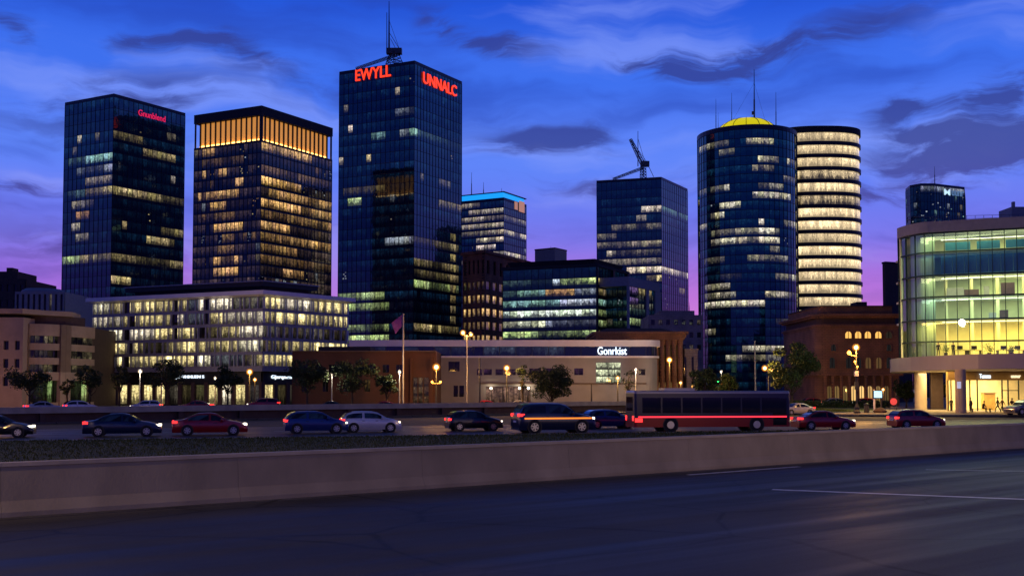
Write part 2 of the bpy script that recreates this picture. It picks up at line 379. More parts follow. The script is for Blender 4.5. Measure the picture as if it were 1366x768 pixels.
def windows(root, A, B, z0, z1, cols, rows, wf, hf, wallmat, lit=None, recess=.35, gmat=None, name='window', wall='wall', sill=.2, skip=None):
    """punched wall A->B with real openings; every window is its own part"""
    A = Vector(A[:2]); B = Vector(B[:2]); L = (B - A).length; u = (B - A) / L; n = Vector((u.y, -u.x))
    cw = L / cols; ch = (z1 - z0) / rows; mb = MB(); gmat = gmat or M['glass_dark']
    def p(s, z, o=0): q = A + u * s + n * o; return (q.x, q.y, z)
    for i in range(cols):
        for j in range(rows):
            s0, s1 = cw * i, cw * (i + 1); a0, a1 = s0 + cw * (1 - wf) / 2, s1 - cw * (1 - wf) / 2
            t0, t1 = z0 + ch * j, z0 + ch * (j + 1); b0 = t0 + ch * sill; b1 = min(t1, b0 + ch * hf)
            if skip and skip(i, j):
                mb.face([p(s0, t0), p(s1, t0), p(s1, t1), p(s0, t1)]); continue
            mb.face([p(s0, t0), p(s1, t0), p(s1, b0), p(s0, b0)])
            mb.face([p(s0, b1), p(s1, b1), p(s1, t1), p(s0, t1)])
            mb.face([p(s0, b0), p(a0, b0), p(a0, b1), p(s0, b1)])
            mb.face([p(a1, b0), p(s1, b0), p(s1, b1), p(a1, b1)])
            r = -recess
            mb.face([p(a0, b0), p(a1, b0), p(a1, b0, r), p(a0, b0, r)])
            mb.face([p(a0, b1, r), p(a1, b1, r), p(a1, b1), p(a0, b1)])
            mb.face([p(a0, b0), p(a0, b0, r), p(a0, b1, r), p(a0, b1)])
            mb.face([p(a1, b0, r), p(a1, b0), p(a1, b1), p(a1, b1, r)])
            w = MB(); l = lit(i, j) if lit else None
            w.face([p(a0, b0, r), p(a1, b0, r), p(a1, b1, r), p(a0, b1, r)], 0, l or (0, 0, 0, 1), [(a0, b0), (a1, b0), (a1, b1), (a0, b1)])
            t = min(.07, (a1 - a0) * .08)
            for (x0, x1, y0, y1) in ((a0, a0 + t, b0, b1), (a1 - t, a1, b0, b1), (a0 + t, a1 - t, b0, b0 + t), (a0 + t, a1 - t, b1 - t, b1), ((a0 + a1) / 2 - t / 2, (a0 + a1) / 2 + t / 2, b0 + t, b1 - t)):
                w.face([p(x0, y0, r + .04), p(x1, y0, r + .04), p(x1, y1, r + .04), p(x0, y1, r + .04)], 1)
            w.build(name, [gmat, M['mullion_black']], root)
    return mb.build(wall, wallmat, root)
def slabpoly(root, name, poly, z0, z1, m):
    mb = MB(); mb.hexa([tuple(p[:2]) for p in poly], z0, z1); return mb.build(name, m, root)
def text(root, s, A, u, n, height, width, m, name='sign_lettering', depth=.12, bold=.02):
    cu = bpy.data.curves.new('t', 'FONT'); cu.body = s; cu.size = 1; cu.extrude = .03; cu.offset = bold
    to = bpy.data.objects.new('t', cu); C.objects.link(to); bpy.context.view_layer.update()
    me = bpy.data.meshes.new_from_object(to.evaluated_get(bpy.context.evaluated_depsgraph_get()))
    xs = [v.co.x for v in me.vertices]; ys = [v.co.y for v in me.vertices]
    x0, x1, y0, y1 = min(xs), max(xs), min(ys), max(ys)
    o0 = ORI[root.name]; A = Vector(A)
    u = Vector((u[0], u[1], 0)).normalized(); n = Vector((n[0], n[1], 0)).normalized()
    for v in me.vertices:
        v.co = A + u * ((v.co.x - x0) / (x1 - x0) * width) + Vector((0, 0, (v.co.y - y0) / (y1 - y0) * height)) + n * (depth * (1 if v.co.z > 0 else 0) + .18) - o0
    me.materials.clear(); me.materials.append(m)
    bpy.data.objects.remove(to, do_unlink=True)
    o = link(bpy.data.objects.new(name, me)); o.parent = root; ORI[o.name] = o0; return o
def wall_uv(a, b):
    u = (b - a).normalized(); return u, Vector((u.y, -u.x))
def base(poly): 
    c = sum(poly, Vector((0, 0))) / len(poly); return (c.x, c.y, GZ)
GZ = .15

# ================================================================== SKY / WORLD
w = bpy.data.worlds.new('World'); bpy.context.scene.world = w; w.use_nodes = True
nt = w.node_tree; N = nt.nodes.new; L = nt.links.new
bg = nt.nodes['Background']
def setin(i, v):
    if isinstance(v, (int, float)): i.default_value = v
    elif isinstance(v, tuple): i.default_value = v
    else: L(v, i)
def MM(op, a, b=0.0, cl=False):
    n = N('ShaderNodeMath'); n.operation = op; n.use_clamp = cl; setin(n.inputs[0], a); setin(n.inputs[1], b); return n.outputs[0]
def MR(x, a, b, c, d, smooth=True):
    n = N('ShaderNodeMapRange'); n.interpolation_type = 'SMOOTHSTEP' if smooth else 'LINEAR'; setin(n.inputs[0], x)
    for i, q in enumerate((a, b, c, d)): n.inputs[i + 1].default_value = q
    return n.outputs[0]
def MIX(f, a, b, mode='MIX'):
    n = N('ShaderNodeMix'); n.data_type = 'RGBA'; n.blend_type = mode; setin(n.inputs[0], f); setin(n.inputs[6], a); setin(n.inputs[7], b); return n.outputs[2]
def S2L(r, g, b):
    f = lambda c: (c / 255 / 12.92) if c / 255 <= .04045 else ((c / 255 + .055) / 1.055) ** 2.4
    return (f(r), f(g), f(b), 1)
tc = N('ShaderNodeTexCoord'); sx = N('ShaderNodeSeparateXYZ'); L(tc.outputs['Generated'], sx.inputs[0])
dx, dy, dz = sx.outputs
az = MM('ARCTAN2', dx, dy); el = MM('ARCSINE', dz)
# degrees: horizon = 0, top of the photo about 19.5
eld = MM('MULTIPLY', el, 180 / pi); azd = MM('MULTIPLY', az, 180 / pi)
ramp = N('ShaderNodeValToRGB'); cr = ramp.color_ramp; cr.interpolation = 'EASE'
L(MR(eld, -2, 90, 0, 1, False), ramp.inputs[0])
stops = [(-2, S2L(150, 75, 150)), (2.5, S2L(172, 98, 190)), (5, S2L(134, 98, 212)), (8, S2L(104, 112, 228)), (12, S2L(88, 124, 238)), (16, S2L(56, 104, 228)), (20, S2L(28, 78, 208)), (30, S2L(12, 40, 126)), (45, S2L(5, 18, 52)), (90, S2L(3, 7, 20))]
while len(cr.elements) < len(stops): cr.elements.new(.5)
for e_, (d_, c_) in zip(cr.elements, stops): e_.position = (d_ + 2) / 92; e_.color = c_
sky = ramp.outputs[0]
# pink afterglow low down, strongest right of centre
glow = MM('MULTIPLY', MM('POWER', 2.718, MM('MULTIPLY', MM('POWER', MM('DIVIDE', MM('SUBTRACT', azd, 4.0), 30.0), 2.0), -1.0)), MR(eld, 0, 9.5, 1, 0))
sky = MIX(MM('MULTIPLY', glow, .85), sky, S2L(225, 118, 205))
# clouds
cv = N('ShaderNodeCombineXYZ'); L(azd, cv.inputs[0]); L(eld, cv.inputs[1])
wn = N('ShaderNodeTexNoise'); wn.inputs['Scale'].default_value = .22; wn.inputs['Detail'].default_value = 3; wn.inputs['Roughness'].default_value = .45; L(cv.outputs[0], wn.inputs[0])
ws = N('ShaderNodeVectorMath'); ws.operation = 'SUBTRACT'; L(wn.outputs['Color'], ws.inputs[0]); ws.inputs[1].default_value = (.5, .5, .5)
wm = N('ShaderNodeVectorMath'); wm.operation = 'MULTIPLY'; L(ws.outputs[0], wm.inputs[0]); wm.inputs[1].default_value = (7, 2.6, 0)
wa = N('ShaderNodeVectorMath'); wa.operation = 'ADD'; L(cv.outputs[0], wa.inputs[0]); L(wm.outputs[0], wa.inputs[1])
cm = N('ShaderNodeMapping'); cm.inputs['Scale'].default_value = (.085, .42, 1); cm.inputs['Rotation'].default_value = (0, 0, radians(-8)); L(wa.outputs[0], cm.inputs[0])
cn = N('ShaderNodeTexNoise'); cn.inputs['Scale'].default_value = 1.0; cn.inputs['Detail'].default_value = 10; cn.inputs['Roughness'].default_value = .62; L(cm.outputs[0], cn.inputs[0])
cm2 = N('ShaderNodeMapping'); cm2.inputs['Scale'].default_value = (.05, .30, 1); cm2.inputs['Location'].default_value = (7, 3, 2); L(wa.outputs[0], cm2.inputs[0])
cn2 = N('ShaderNodeTexNoise'); cn2.inputs['Scale'].default_value = 1.0; cn2.inputs['Detail'].default_value = 7; L(cm2.outputs[0], cn2.inputs[0])
def DEG(px, py):
    d = ray(px, py); return math.degrees(atan2(d.x, d.y)), math.degrees(math.asin(d.z / d.length))
wq = N('ShaderNodeVectorMath'); wq.operation = 'SCALE'; L(wm.outputs[0], wq.inputs[0]); wq.inputs['Scale'].default_value = .45
wb2 = N('ShaderNodeVectorMath'); wb2.operation = 'ADD'; L(cv.outputs[0], wb2.inputs[0]); L(wq.outputs[0], wb2.inputs[1])
blobs = None
for (px, py, rx, ry, rot, s) in [(660, 62, 75, 20, 8, 1), (600, 35, 28, 18, 30, .7), (900, 88, 115, 26, 2, 1), (860, 55, 80, 22, 12, .6), (1010, 62, 95, 12, -2, .8), (735, 185, 85, 17, -4, .8), (220, 48, 80, 14, -6, .9),
                                 (330, 70, 90, 22, 15, .55), (15, 34, 38, 20, 10, 1), (40, 245, 70, 10, 0, .9), (1335, 128, 60, 26, -6, 1.1), (1210, 142, 45, 16, -14, .9), (1290, 215, 150, 38, -10, 1.0), (1220, 178, 50, 10, 0, .6),
                                 (200, 130, 160, 40, -10, .4), (500, 120, 100, 30, 12, .3), (1250, 260, 110, 20, 0, .6), (830, 250, 90, 18, 0, .4), (700, 320, 90, 14, 0, .4), (120, 330, 110, 26, 0, .3), (560, 20, 26, 22, 0, .4),
                                 (1150, 35, 180, 40, -10, .4)]:
    a, e_ = DEG(px, py); k = math.degrees(1 / F)
    m_ = N('ShaderNodeMapping'); m_.vector_type = 'TEXTURE'; m_.inputs['Location'].default_value = (a, e_, 0); m_.inputs['Rotation'].default_value = (0, 0, radians(-rot)); m_.inputs['Scale'].default_value = (rx * k * 1.8, ry * k * 1.9, 1)
    L(wb2.outputs[0], m_.inputs[0]); g_ = N('ShaderNodeTexGradient'); g_.gradient_type = 'QUADRATIC_SPHERE'; L(m_.outputs[0], g_.inputs[0])
    v = MM('MULTIPLY', g_.outputs['Fac'], s); blobs = v if blobs is None else MM('ADD', blobs, v)
cs = MR(cn.outputs[0], .36, .64, 0, 1)
dens = MM('ADD', MM('MULTIPLY', MM('MULTIPLY', blobs, 1.25), MM('ADD', MM('MULTIPLY', cs, 1.0), .22)), MM('MULTIPLY', MM('MULTIPLY', cs, .34), MR(eld, 13, 17, 1, .35)))
dm = MR(dens, .16, .72, 0, 1)
low = MR(eld, 3, 13, 1, 0)
ccol = MIX(low, S2L(46, 54, 132), S2L(94, 68, 154))
# paler veil
veil = MM('MULTIPLY', MR(cn2.outputs[0], .48, .66, 0, 1), MR(eld, 3, 9, .3, .6))
sky = MIX(veil, sky, MIX(low, S2L(124, 146, 240), S2L(172, 142, 226)))
veil2 = MM('MULTIPLY', MR(cn2.outputs[0], .30, .47, 1, 0), .55)
sky = MIX(veil2, sky, MIX(low, S2L(34, 62, 170), S2L(84, 66, 168)))
sky = MIX(MM('MULTIPLY', dm, .82), sky, ccol)
# the east, behind the camera, is already darker
back = MR(dy, -.5, .6, 0, 1)
sky = MIX(back, MIX(1.0, sky, (.25, .41, .58, 1), 'MULTIPLY'), sky)
# last scattered light of the set sun
nish = N('ShaderNodeTexSky'); nish.sky_type = 'NISHITA'; nish.sun_disc = False; nish.sun_elevation = radians(-4); nish.sun_rotation = radians(10)
L(nish.outputs[0], N('ShaderNodeVectorMath').inputs[0])
ns = N('ShaderNodeVectorMath'); ns.operation = 'SCALE'; L(nish.outputs[0], ns.inputs[0]); ns.inputs['Scale'].default_value = .05
sky = MIX(1.0, sky, ns.outputs[0], 'ADD')
sky = MIX(1.0, sky, (1.12, 1.14, 1.10, 1), 'MULTIPLY')
# ground side of the environment
sky = MIX(MR(dz, -.06, 0, 0, 1), (.004, .004, .008, 1), sky)
L(sky, bg.inputs[0]); bg.inputs[1].default_value = 1.0
sun = bpy.data.lights.new('afterglow_sun', 'SUN'); sun.energy = .02; sun.angle = radians(12); sun.color = (1, .6, .7)
so = link(bpy.data.objects.new('afterglow_sun', sun)); so.rotation_euler = (radians(86), 0, radians(-10 + 180))

# ================================================================== GROUND
def sheet(name, pts, z, m, z0=None):
    mb = MB()
    if z0 is None: mb.face([(p[0], p[1], z) for p in pts])
    else: mb.hexa([tuple(p[:2]) for p in pts], z0, z)
    return struct(name, mb, m)
sheet('ground', [(-3000, -200), (3000, -200), (3000, 5000), (-3000, 5000)], -.03, M['earth'])
# barrier line
bl, br_ = G(0, 690, 0), G(1366, 597, 0)
bu = (br_ - bl).normalized(); bn = Vector((bu.y, -bu.x, 0))
BA = bl - bu * 80; BB = bl + bu * 150
def off(p, d, dn): q = p + bn * dn; return (q.x, q.y)
sheet('near_road', [(-120, -60), (200, -60), (200, 190), off(BB, 0, .0), off(BA, 0, .0)], 0, M['asphalt'])
# lane marks and a painted light streak on the near road
def dash(a, b, wd, nm='lane_and_streak_mark'):
    A = G(a[0], a[1], 0); B = G(b[0], b[1], 0); u = (B - A).normalized(); s = Vector((-u.y, u.x, 0)) * wd / 2
    mb = MB(); mb.face([A - s + Vector((0, 0, .004)), B - s + Vector((0, 0, .004)), B + s + Vector((0, 0, .004)), A + s + Vector((0, 0, .004))]); return struct(nm, mb, M['paint'])
dash((918, 633), (1066, 622), .22); dash((1136, 613.5), (1222, 606), .22); dash((1266, 603), (1312, 599.5), .22)
dash((1030, 652.5), (1480, 670), .30)  # streak of light drawn as a line of road paint
dash((1235, 626), (1420, 629), .12)
# far carriageway, 18 degrees off the picture plane
fd = Vector((cos(radians(18)), sin(radians(18)), 0)); fn = Vector((fd.y, -fd.x, 0)); fo = Vector((XD(632, 81), 81, 0))
def fr(s, t): q = fo + fd * s + fn * t; return (q.x, q.y)     # t>0 towards the camera
sheet('far_road', [fr(-160, 8.9), fr(220, 8.9), fr(220, -13), fr(-160, -13)], 0, M['asphalt_far'])
mb = MB(); 
for (s0, s1, t) in [(-150, 200, 6.4), (-150, 200, -12.4)] + [(k, k + 3, -3.9) for k in range(-140, 200, 9)]:
    a, b, c_, d_ = fr(s0, t + .07), fr(s1, t + .07), fr(s1, t - .07), fr(s0, t - .07)
    mb.face([(*a, .004), (*b, .004), (*c_, .004), (*d_, .004)])
struct('road_markings', mb, M['paint'])
# turf wedge between barrier and far carriageway
wa_ = off(BA + Vector((0, 0, 0)), 0, -.5); wb_ = off(BB, 0, -.5)
sheet('grass_median', [off(bl - bu * 30, 0, -.45), off(bl + bu * 38, 0, -.45), fr(34, 9.3), fr(-90, 9.3), (-70, 5)], .10, M['grass'], -.02)
mb = MB(); a, b, c_, d_ = fr(-150, 9.3), fr(150, 9.3), fr(150, 9.02), fr(-150, 9.02)
mb.hexa([a, b, c_, d_][::1], -.02, .13); struct('median_kerb', mb, M['coping'])
# grass blades on the turf
def blades(name, areafn, n, seed, h=.13, z=.1):
    rnd = random.Random(seed); mb = MB()
    for _ in range(n):
        x, y = areafn(rnd); a = rnd.uniform(0, pi); hh = h * rnd.uniform(.5, 1.4); w_ = .03
        p = Vector((x, y, z)); dxy = Vector((cos(a), sin(a), 0)) * w_
        mb.face([p - dxy, p + dxy, p + Vector((rnd.uniform(-.06, .06), rnd.uniform(-.06, .06), hh))])
    o = mb.build(name, M['grass']); o['kind'] = 'stuff'; return o
def medarea(r):
    while True:
        s = r.uniform(-60, 30); q = fr(s, 9.5 + 22 * r.random() ** 1.5); 
        rel = Vector((q[0], q[1], 0)) - bl
        if rel.dot(bn) < -.7: return q
blades('grass', medarea, 34000, 3, .10)

# concrete barrier
barrier = thing('concrete_barrier', 'long pale concrete barrier wall between the near road and the grass', 'barrier', (bl.x, bl.y, 0))
BH = 1.28
mb = MB()
prof = [(0.10, 0), (.10, .1), (0, .35), (-.06, BH - .1), (-.06, BH - .1)]
def bar(mb, s0, s1, prof, m=0):
    p0 = bl + bu * s0; p1 = bl + bu * s1
    for k in range(len(prof)):
        (a, za), (b, zb) = prof[k], prof[(k + 1) % len(prof)]
        q = [p0 + bn * a + Vector((0, 0, za)), p1 + bn * a + Vector((0, 0, za)), p1 + bn * b + Vector((0, 0, zb)), p0 + bn * b + Vector((0, 0, zb))]
        mb.face(q, m)
    for p, rv in ((p0, 1), (p1, 0)):
        pts = [p + bn * a + Vector((0, 0, z)) for a, z in prof]
        mb.face(pts[::-1] if rv else pts, m)
s = -36.0
i = 0
while s < 130:
    mb = MB(); bar(mb, s, s + 5.993, [(.16, -.02), (.16, .12), (.03, .38), (-.04, BH - .09), (-.36, BH - .09), (-.43, .38), (-.56, .12), (-.56, -.02)])
    mb.build('wall_panel', M['barrier'], barrier); s += 6.0; i += 1
mb = MB(); bar(mb, -36, 130, [(.0, BH - .09), (.0, BH), (-.40, BH), (-.40, BH - .09)]); mb.build('coping', M['coping'], barrier)
mb = MB(); bar(mb, -60, 140, [(.55, .0), (.55, .012), (.20, .012), (.20, .0)]); struct('gutter', mb, M['asphalt_far'])

# upper terrace (streets and plaza of the town)
RWl = Vector((XD(0, 95), 95, 0)); RWr = Vector((XD(770, 143), 143, 0)); ru = (RWr - RWl).normalized(); rn = Vector((ru.y, -ru.x, 0))
T0 = RWl - ru * 70
terr = [(T0.x, T0.y), (RWr.x, RWr.y), (XD(1040, 137), 137), (XD(1095, 126), 126), (XD(1366, 122), 122), (120, 118), (3000, 118), (3000, 4500), (-3000, 4500), (-3000, 60)]
sheet('terrace', terr, GZ, M['asphalt_far'], -.02)
sheet('plaza_pavement', [(XD(1097, 127), 127), (XD(1366, 122.3), 122.3), (119, 118.3), (119, 175), (XD(1200, 175), 175), (XD(1165, 150), 150)], GZ + .1, M['pave'], GZ - .1)
sheet('lawn', [(XD(1058, 143), 143), (XD(1150, 143), 143), (XD(1180, 172), 172), (XD(1030, 176), 176)], GZ + .05, M['grass'], GZ - .1)
blades('lawn_grass', lambda r: (r.uniform(XD(1062, 144), XD(1150, 144)), r.uniform(143.5, 170)), 3500, 5, .16, GZ + .05)
# retaining wall with coping
rw = thing('retaining_wall', 'dark retaining wall with a pale concrete parapet band behind the far cars', 'wall', (RWl.x, RWl.y, 0))
mb = MB(); e0 = RWl - ru * 70; e1 = RWr + ru * 22
mb.beam(e0, e1, -.02, .94, -.9, -.45); mb.build('wall_face', M['dark_brown'], rw)
mb = MB(); mb.beam(e0, e1, .94, 1.5, -.45, 0); mb.build('parapet', M['coping'], rw)
for k in range(0, 22):
    p = e0 + ru * (k * 6.5 + 2)
    mb = MB(); mb.beam(p, p + ru * .5, -.02, .94, -.45, -.12); mb.build('pier', M['dark_brown'], rw)

# ================================================================== TOWERS
def mast(root, p, h, r=.12, name='antenna', m=None):
    mb = MB(); p = Vector(p); mb.tube(p, p + Vector((0, 0, h * .6)), r, r * .7, 6); mb.tube(p + Vector((0, 0, h * .6)), p + Vector((0, 0, h)), r * .5, r * .25, 6)
    return mb.build(name, m or M['steel'], root)

# --- T1: dark tower at far left
poly, H = quadfoot((87, 137), (152, 125), (247, 151), 330)
t1 = thing('office_tower', 'dark blue glass tower with a small pink sign, leftmost of the high towers', 'tower', base(poly), group='high office towers')
sp = [(90, 150, 213, TEA, .26), (113, 149, 213.5, TEA, .5), (102, 149, 227, COO, .3), (113, 149, 243, WHT, .25), (90, 113, 258, TEA, .15), (113, 150, 256, YEL, .38), (95, 127, 276, WHT, .35), (104, 117, 289, AMB, .4), (94, 105, 305, WHT, .3),
      (102, 117, 317, WHT, .3), (84, 149, 347, GRN, .42), (110, 149, 347, YEL, .55), (155, 191, 186, YEL, .55), (191, 232, 206, YEL, .35), (152, 188, 258, YEL, .5), (188, 243, 266, YEL, .32), (162, 171, 301, YEL, .45), (213, 241, 310, YEL, .22), (195, 229, 323, YEL, .5),
      (150, 184, 349, YEL, .55), (190, 241, 353, YEL, .3), (152, 176, 376, YEL, .6), (226, 232, 182, WHT, .5), (226, 232, 236, WHT, .4), (106, 111, 185, WHT, .6), (130, 134, 184, WHT, .4), (100, 105, 204, WHT, .5)]
curtain(t1, poly, GZ, H - .9, 27, 1.9, sp, 11, twinkle=.012, sc=YEL)
u, n = wall_uv(poly[1], poly[2]); a = P(183, 151, 333); D_ = None
def on_wall(px, py, A, B):     # point on the vertical plane A-B seen at a pixel
    d = ray(px, py); u, n = wall_uv(A, B); t = (Vector((A.x, A.y, 0)) - CAM).dot(Vector((n.x, n.y, 0))) / d.dot(Vector((n.x, n.y, 0))); return CAM + d * t
def wsign(root, s, x0, x1, y0, y1, A, B, m, **k):
    a = on_wall(x0, y1, A, B); b = on_wall(x1, y1, A, B); t = on_wall(x0, y0, A, B); u, n = wall_uv(A, B)
    wd = (Vector((b.x, b.y)) - Vector((a.x, a.y))).length
    return text(root, s, a, u, n, t.z - a.z, wd, m, **k)
wsign(t1, 'Gnunblend', 184, 220, 146, 154, poly[1], poly[2], M['pink_sign'], bold=0.0)

# --- T2: tower with amber crown
poly, H = quadfoot((260, 154), (349, 141), (443, 171), 284)
t2 = thing('office_tower', 'dark tower with a glowing amber crown under its flat roof', 'tower', base(poly), group='high office towers')
def S2(l, col, s, dx=240, dy=120, k=2.742): return [(dx + a / k, dx + b / k, dy + y / k, col, s * q) for (a, b, y, q) in l]
sp = S2([(278, 480, 205, .8), (405, 480, 240, .7), (275, 360, 280, 1), (275, 440, 322, .9), (440, 545, 352, .4), (330, 430, 372, .25), (350, 550, 408, .6), (235, 450, 435, 1), (450, 550, 455, .5), (400, 550, 490, .8), (270, 400, 510, 1), (300, 550, 540, .3), (400, 545, 570, .9), (268, 360, 580, 1), (360, 420, 590, .3), (300, 420, 610, .2), (415, 480, 630, .9), (380, 450, 675, .5), (450, 545, 660, .2), (300, 545, 300, .12), (300, 545, 470, .2), (280, 545, 640, .12),
         (85, 120, 200, .9), (145, 175, 295, .7), (80, 92, 300, .5), (198, 228, 325, .7), (65, 215, 372, .5), (180, 215, 360, .5), (90, 120, 408, .6), (140, 175, 408, .7), (110, 155, 440, .7), (130, 175, 472, .6), (75, 95, 480, .5), (130, 230, 512, .65), (150, 200, 545, .4), (140, 200, 585, .5), (120, 212, 620, .7), (130, 205, 655, .8), (90, 230, 250, .1)], (1, .58, .2), 1.15)
ZC0 = H - 9.4; ZC1 = H - 2.45
curtain(t2, poly, GZ, ZC0, 23, 1.45, sp, 22, mats=M['glass_dark'], twinkle=.16, tw_s=.2, glim=(.022, .014, .012), sc=AMB, roof=False, hmull=.3, vmull=.14, pane=.8)
slabpoly(t2, 'roof_slab', inset(poly, -.15), ZC1, H, M['roofdark'])
slabpoly(t2, 'crown_floor', inset(poly, -.1), ZC0 - .2, ZC0 + .35, M['mullion_black'])
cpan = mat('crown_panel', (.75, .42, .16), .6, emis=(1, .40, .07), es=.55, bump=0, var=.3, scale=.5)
cstrip = emat('crown_uplight', (1, .50, .12), 5.5, True)
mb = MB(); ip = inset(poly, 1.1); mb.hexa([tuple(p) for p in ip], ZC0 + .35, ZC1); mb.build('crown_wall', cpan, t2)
for k in range(4):
    A, B = ip[k], ip[(k + 1) % 4]; mb = MB(); mb.beam(A, B, ZC0 + .36, ZC0 + .9, .25, .5); mb.build('uplight_strip', cstrip, t2)
    A, B = poly[k], poly[(k + 1) % 4]; Lw = (B - A).length; nb = round(Lw / 1.75); u = (B - A) / Lw
    for q in range(nb + 1):
        c = A + u * (Lw * q / nb); mb = MB(); mb.beam(c - u * .1, c + u * .1, ZC0 + .35, ZC1, -.6, -.1); mb.build('crown_fin', M['mullion_black'], t2)

# --- T3: tallest tower with red letters
poly, H = quadfoot((453, 96), (553, 81), (616, 109), 330)
t3 = thing('office_tower', 'tallest navy glass tower with red letters on both faces below the roof', 'tower', base(poly), group='high office towers')
sp = [(498, 512, 189, TEA, .35), (534, 552, 184, TEA, .7), (536, 546, 184, COO, 1), (553, 563, 184, TEA, .6), (563, 614, 192, TEA, .08), (462, 484, 273, GRN, .9), (513, 549, 319, COO, .45), (452, 512, 389, GRN, .5), (464, 492, 414, GRN, .85), (492, 520, 414, GRN, .3), (464, 520, 431, GRN, .32), (463, 516, 455, GRN, .95), (553, 612, 389, GRN, .55), (553, 609, 432, YEL, .45), (587, 615, 281, YEL, .3),
      (460, 512, 258, YEL, .1), (585, 600, 245, WHT, .2), (553, 612, 330, YEL, .10), (553, 612, 350, YEL, .12), (553, 612, 375, YEL, .10), (530, 550, 150, COO, .14), (452, 460, 216, WHT, .5), (488, 492, 216, YEL, .4), (468, 472, 179, WHT, .8), (529, 533, 116, WHT, .6)]
sp += [(602, 606, y, YEL, .35) for y in range(310, 425, 14)]  # upright string of reflections put in as faintly lit panes
curtain(t3, poly, GZ, H - .9, 31, 1.7, sp, 33, twinkle=.02, tw_s=.12)
wsign(t3, 'EWYLL', 475, 522, 94, 109, poly[0], poly[1], M['red_sign'], bold=.008, depth=.3)
wsign(t3, 'UNNALC', 563.5, 608, 96, 111, poly[1], poly[2], M['red_sign'], bold=.008, depth=.3)
# crane-like antenna rig on the roof
rig = thing('antenna_rig', 'tall black mast with lattice foot and jib above the red lettered tower', 'antenna', (0, 0, 0))
pb = G(527, 84, H + .5); rr = Vector((XD(527, 338), 338, H)); ORI[rig.name] = Vector((0, 0, 0))
def lattice(mb, a, b, w0, w1, n=6, r=.12):
    a = Vector(a); b = Vector(b); d = (b - a).normalized(); s = d.orthogonal().normalized(); t = d.cross(s)
    prev = None
    for i in range(n + 1):
        c = a.lerp(b, i / n); w_ = w0 + (w1 - w0) * i / n
        cur = [c + s * w_ + t * w_, c - s * w_ + t * w_, c - s * w_ - t * w_, c + s * w_ - t * w_]
        for k in range(4): mb.tube(cur[k], cur[(k + 1) % 4], r * .6, n=4)
        if prev:
            for k in range(4): mb.tube(prev[k], cur[k], r, n=4); mb.tube(prev[k], cur[(k + 1) % 4], r * .6, n=4)
        prev = cur
def q(px, py, D): return P(px, py, D)
mb = MB(); lattice(mb, q(526, 86, 338), q(526, 70, 338), 1.9, .9, 4, .16); mb.build('lattice_foot', M['steel'], rig)
mb = MB(); mb.tube(q(519, 68, 338), q(519, 28, 338), .32, .22, 6); mb.tube(q(519, 28, 338), q(519, 2, 338), .2, .1, 6); mb.build('mast', M['steel'], rig)
mb = MB(); mb.tube(q(516, 64, 338), q(516, 17, 338), .15, .1, 6); mb.build('whip_antenna', M['steel'], rig)
mb = MB(); lattice(mb, q(533, 72, 338), q(475, 92, 336), .35, .3, 14, .1); mb.build('jib', M['steel'], rig)
mb = MB(); mb.tube(q(520, 45, 338), q(533, 66, 338), .09, n=5); mb.tube(q(521, 52, 338), q(537, 83, 338), .08, n=5); mb.tube(q(520, 30, 338), q(535, 72, 338), .06, n=5); mb.build('stay_cable', M['steel'], rig)
mb = MB(); c0 = q(525, 69, 338); mb.box(c0.x - 2.2, c0.x + 2.6, 337, 339, c0.z - .8, c0.z + .9); mb.build('platform', M['steel'], rig)

# --- F: tower with blue light strip
poly, H = quadfoot((560, 266), (672, 255), (702, 265), 520)
tf = thing('office_tower', 'pale banded tower with a bright blue light strip along its top', 'tower', base(poly), group='high office towers')
sp = []
for (x0, x1, y, s) in [(612, 642, 275, .8), (628, 674, 281, .45), (612, 672, 290, .95), (612, 672, 300, .4), (612, 702, 308, .95), (673, 702, 313, .8), (612, 672, 302, .5), (638, 660, 316, .9), (638, 660, 322, .9), (638, 660, 328, .9), (640, 662, 335, .6), (655, 671, 341, .9), (673, 702, 344, .9), (673, 702, 290, .25), (664, 670, 318, .9), (612, 670, 350, .9)]:
    sp.append((x0, x1, y, WHT, s * .85))
curtain(tf, poly, GZ, H - 4.2, 27, 2.2, sp, 44, twinkle=.06, tw_s=.2, roof=False, hmull=.5, vmull=.12)
mb = MB(); mb.hexa([tuple(p) for p in inset(poly, -.1)], H - 4.2, H - 3.0); mb.build('ledge', M['mullion'], tf)
mb = MB(); mb.hexa([tuple(p) for p in inset(poly, .8)], H - 3.0, H - .4); mb.build('light_strip', M['blue_strip'], tf)
mb = MB(); mb.hexa([tuple(p) for p in inset(poly, -.1)], H - .4, H); mb.build('roof_slab', M['roofdark'], tf)
A, B = poly[1], poly[2]
logo = emat('orange_logo', (1, .45, .25), .4)
for (x0, x1, y0, y1) in ((686, 690, 270, 279), (692, 699, 270, 282)):
    a = on_wall(x0, y1, A, B); b = on_wall(x1, y0, A, B); u, n = wall_uv(A, B)
    mb = MB(); mb.beam((a.x, a.y), (b.x, b.y), a.z, b.z, .1, .3); mb.build('lit_sign_panel', logo, tf)
for (px, py0, h) in ((629, 230, 12), (645, 246, 7), (669, 250, 4)):
    p = P(px, 262, 545); p.z = H; mast(tf, p, h + 2, .28)

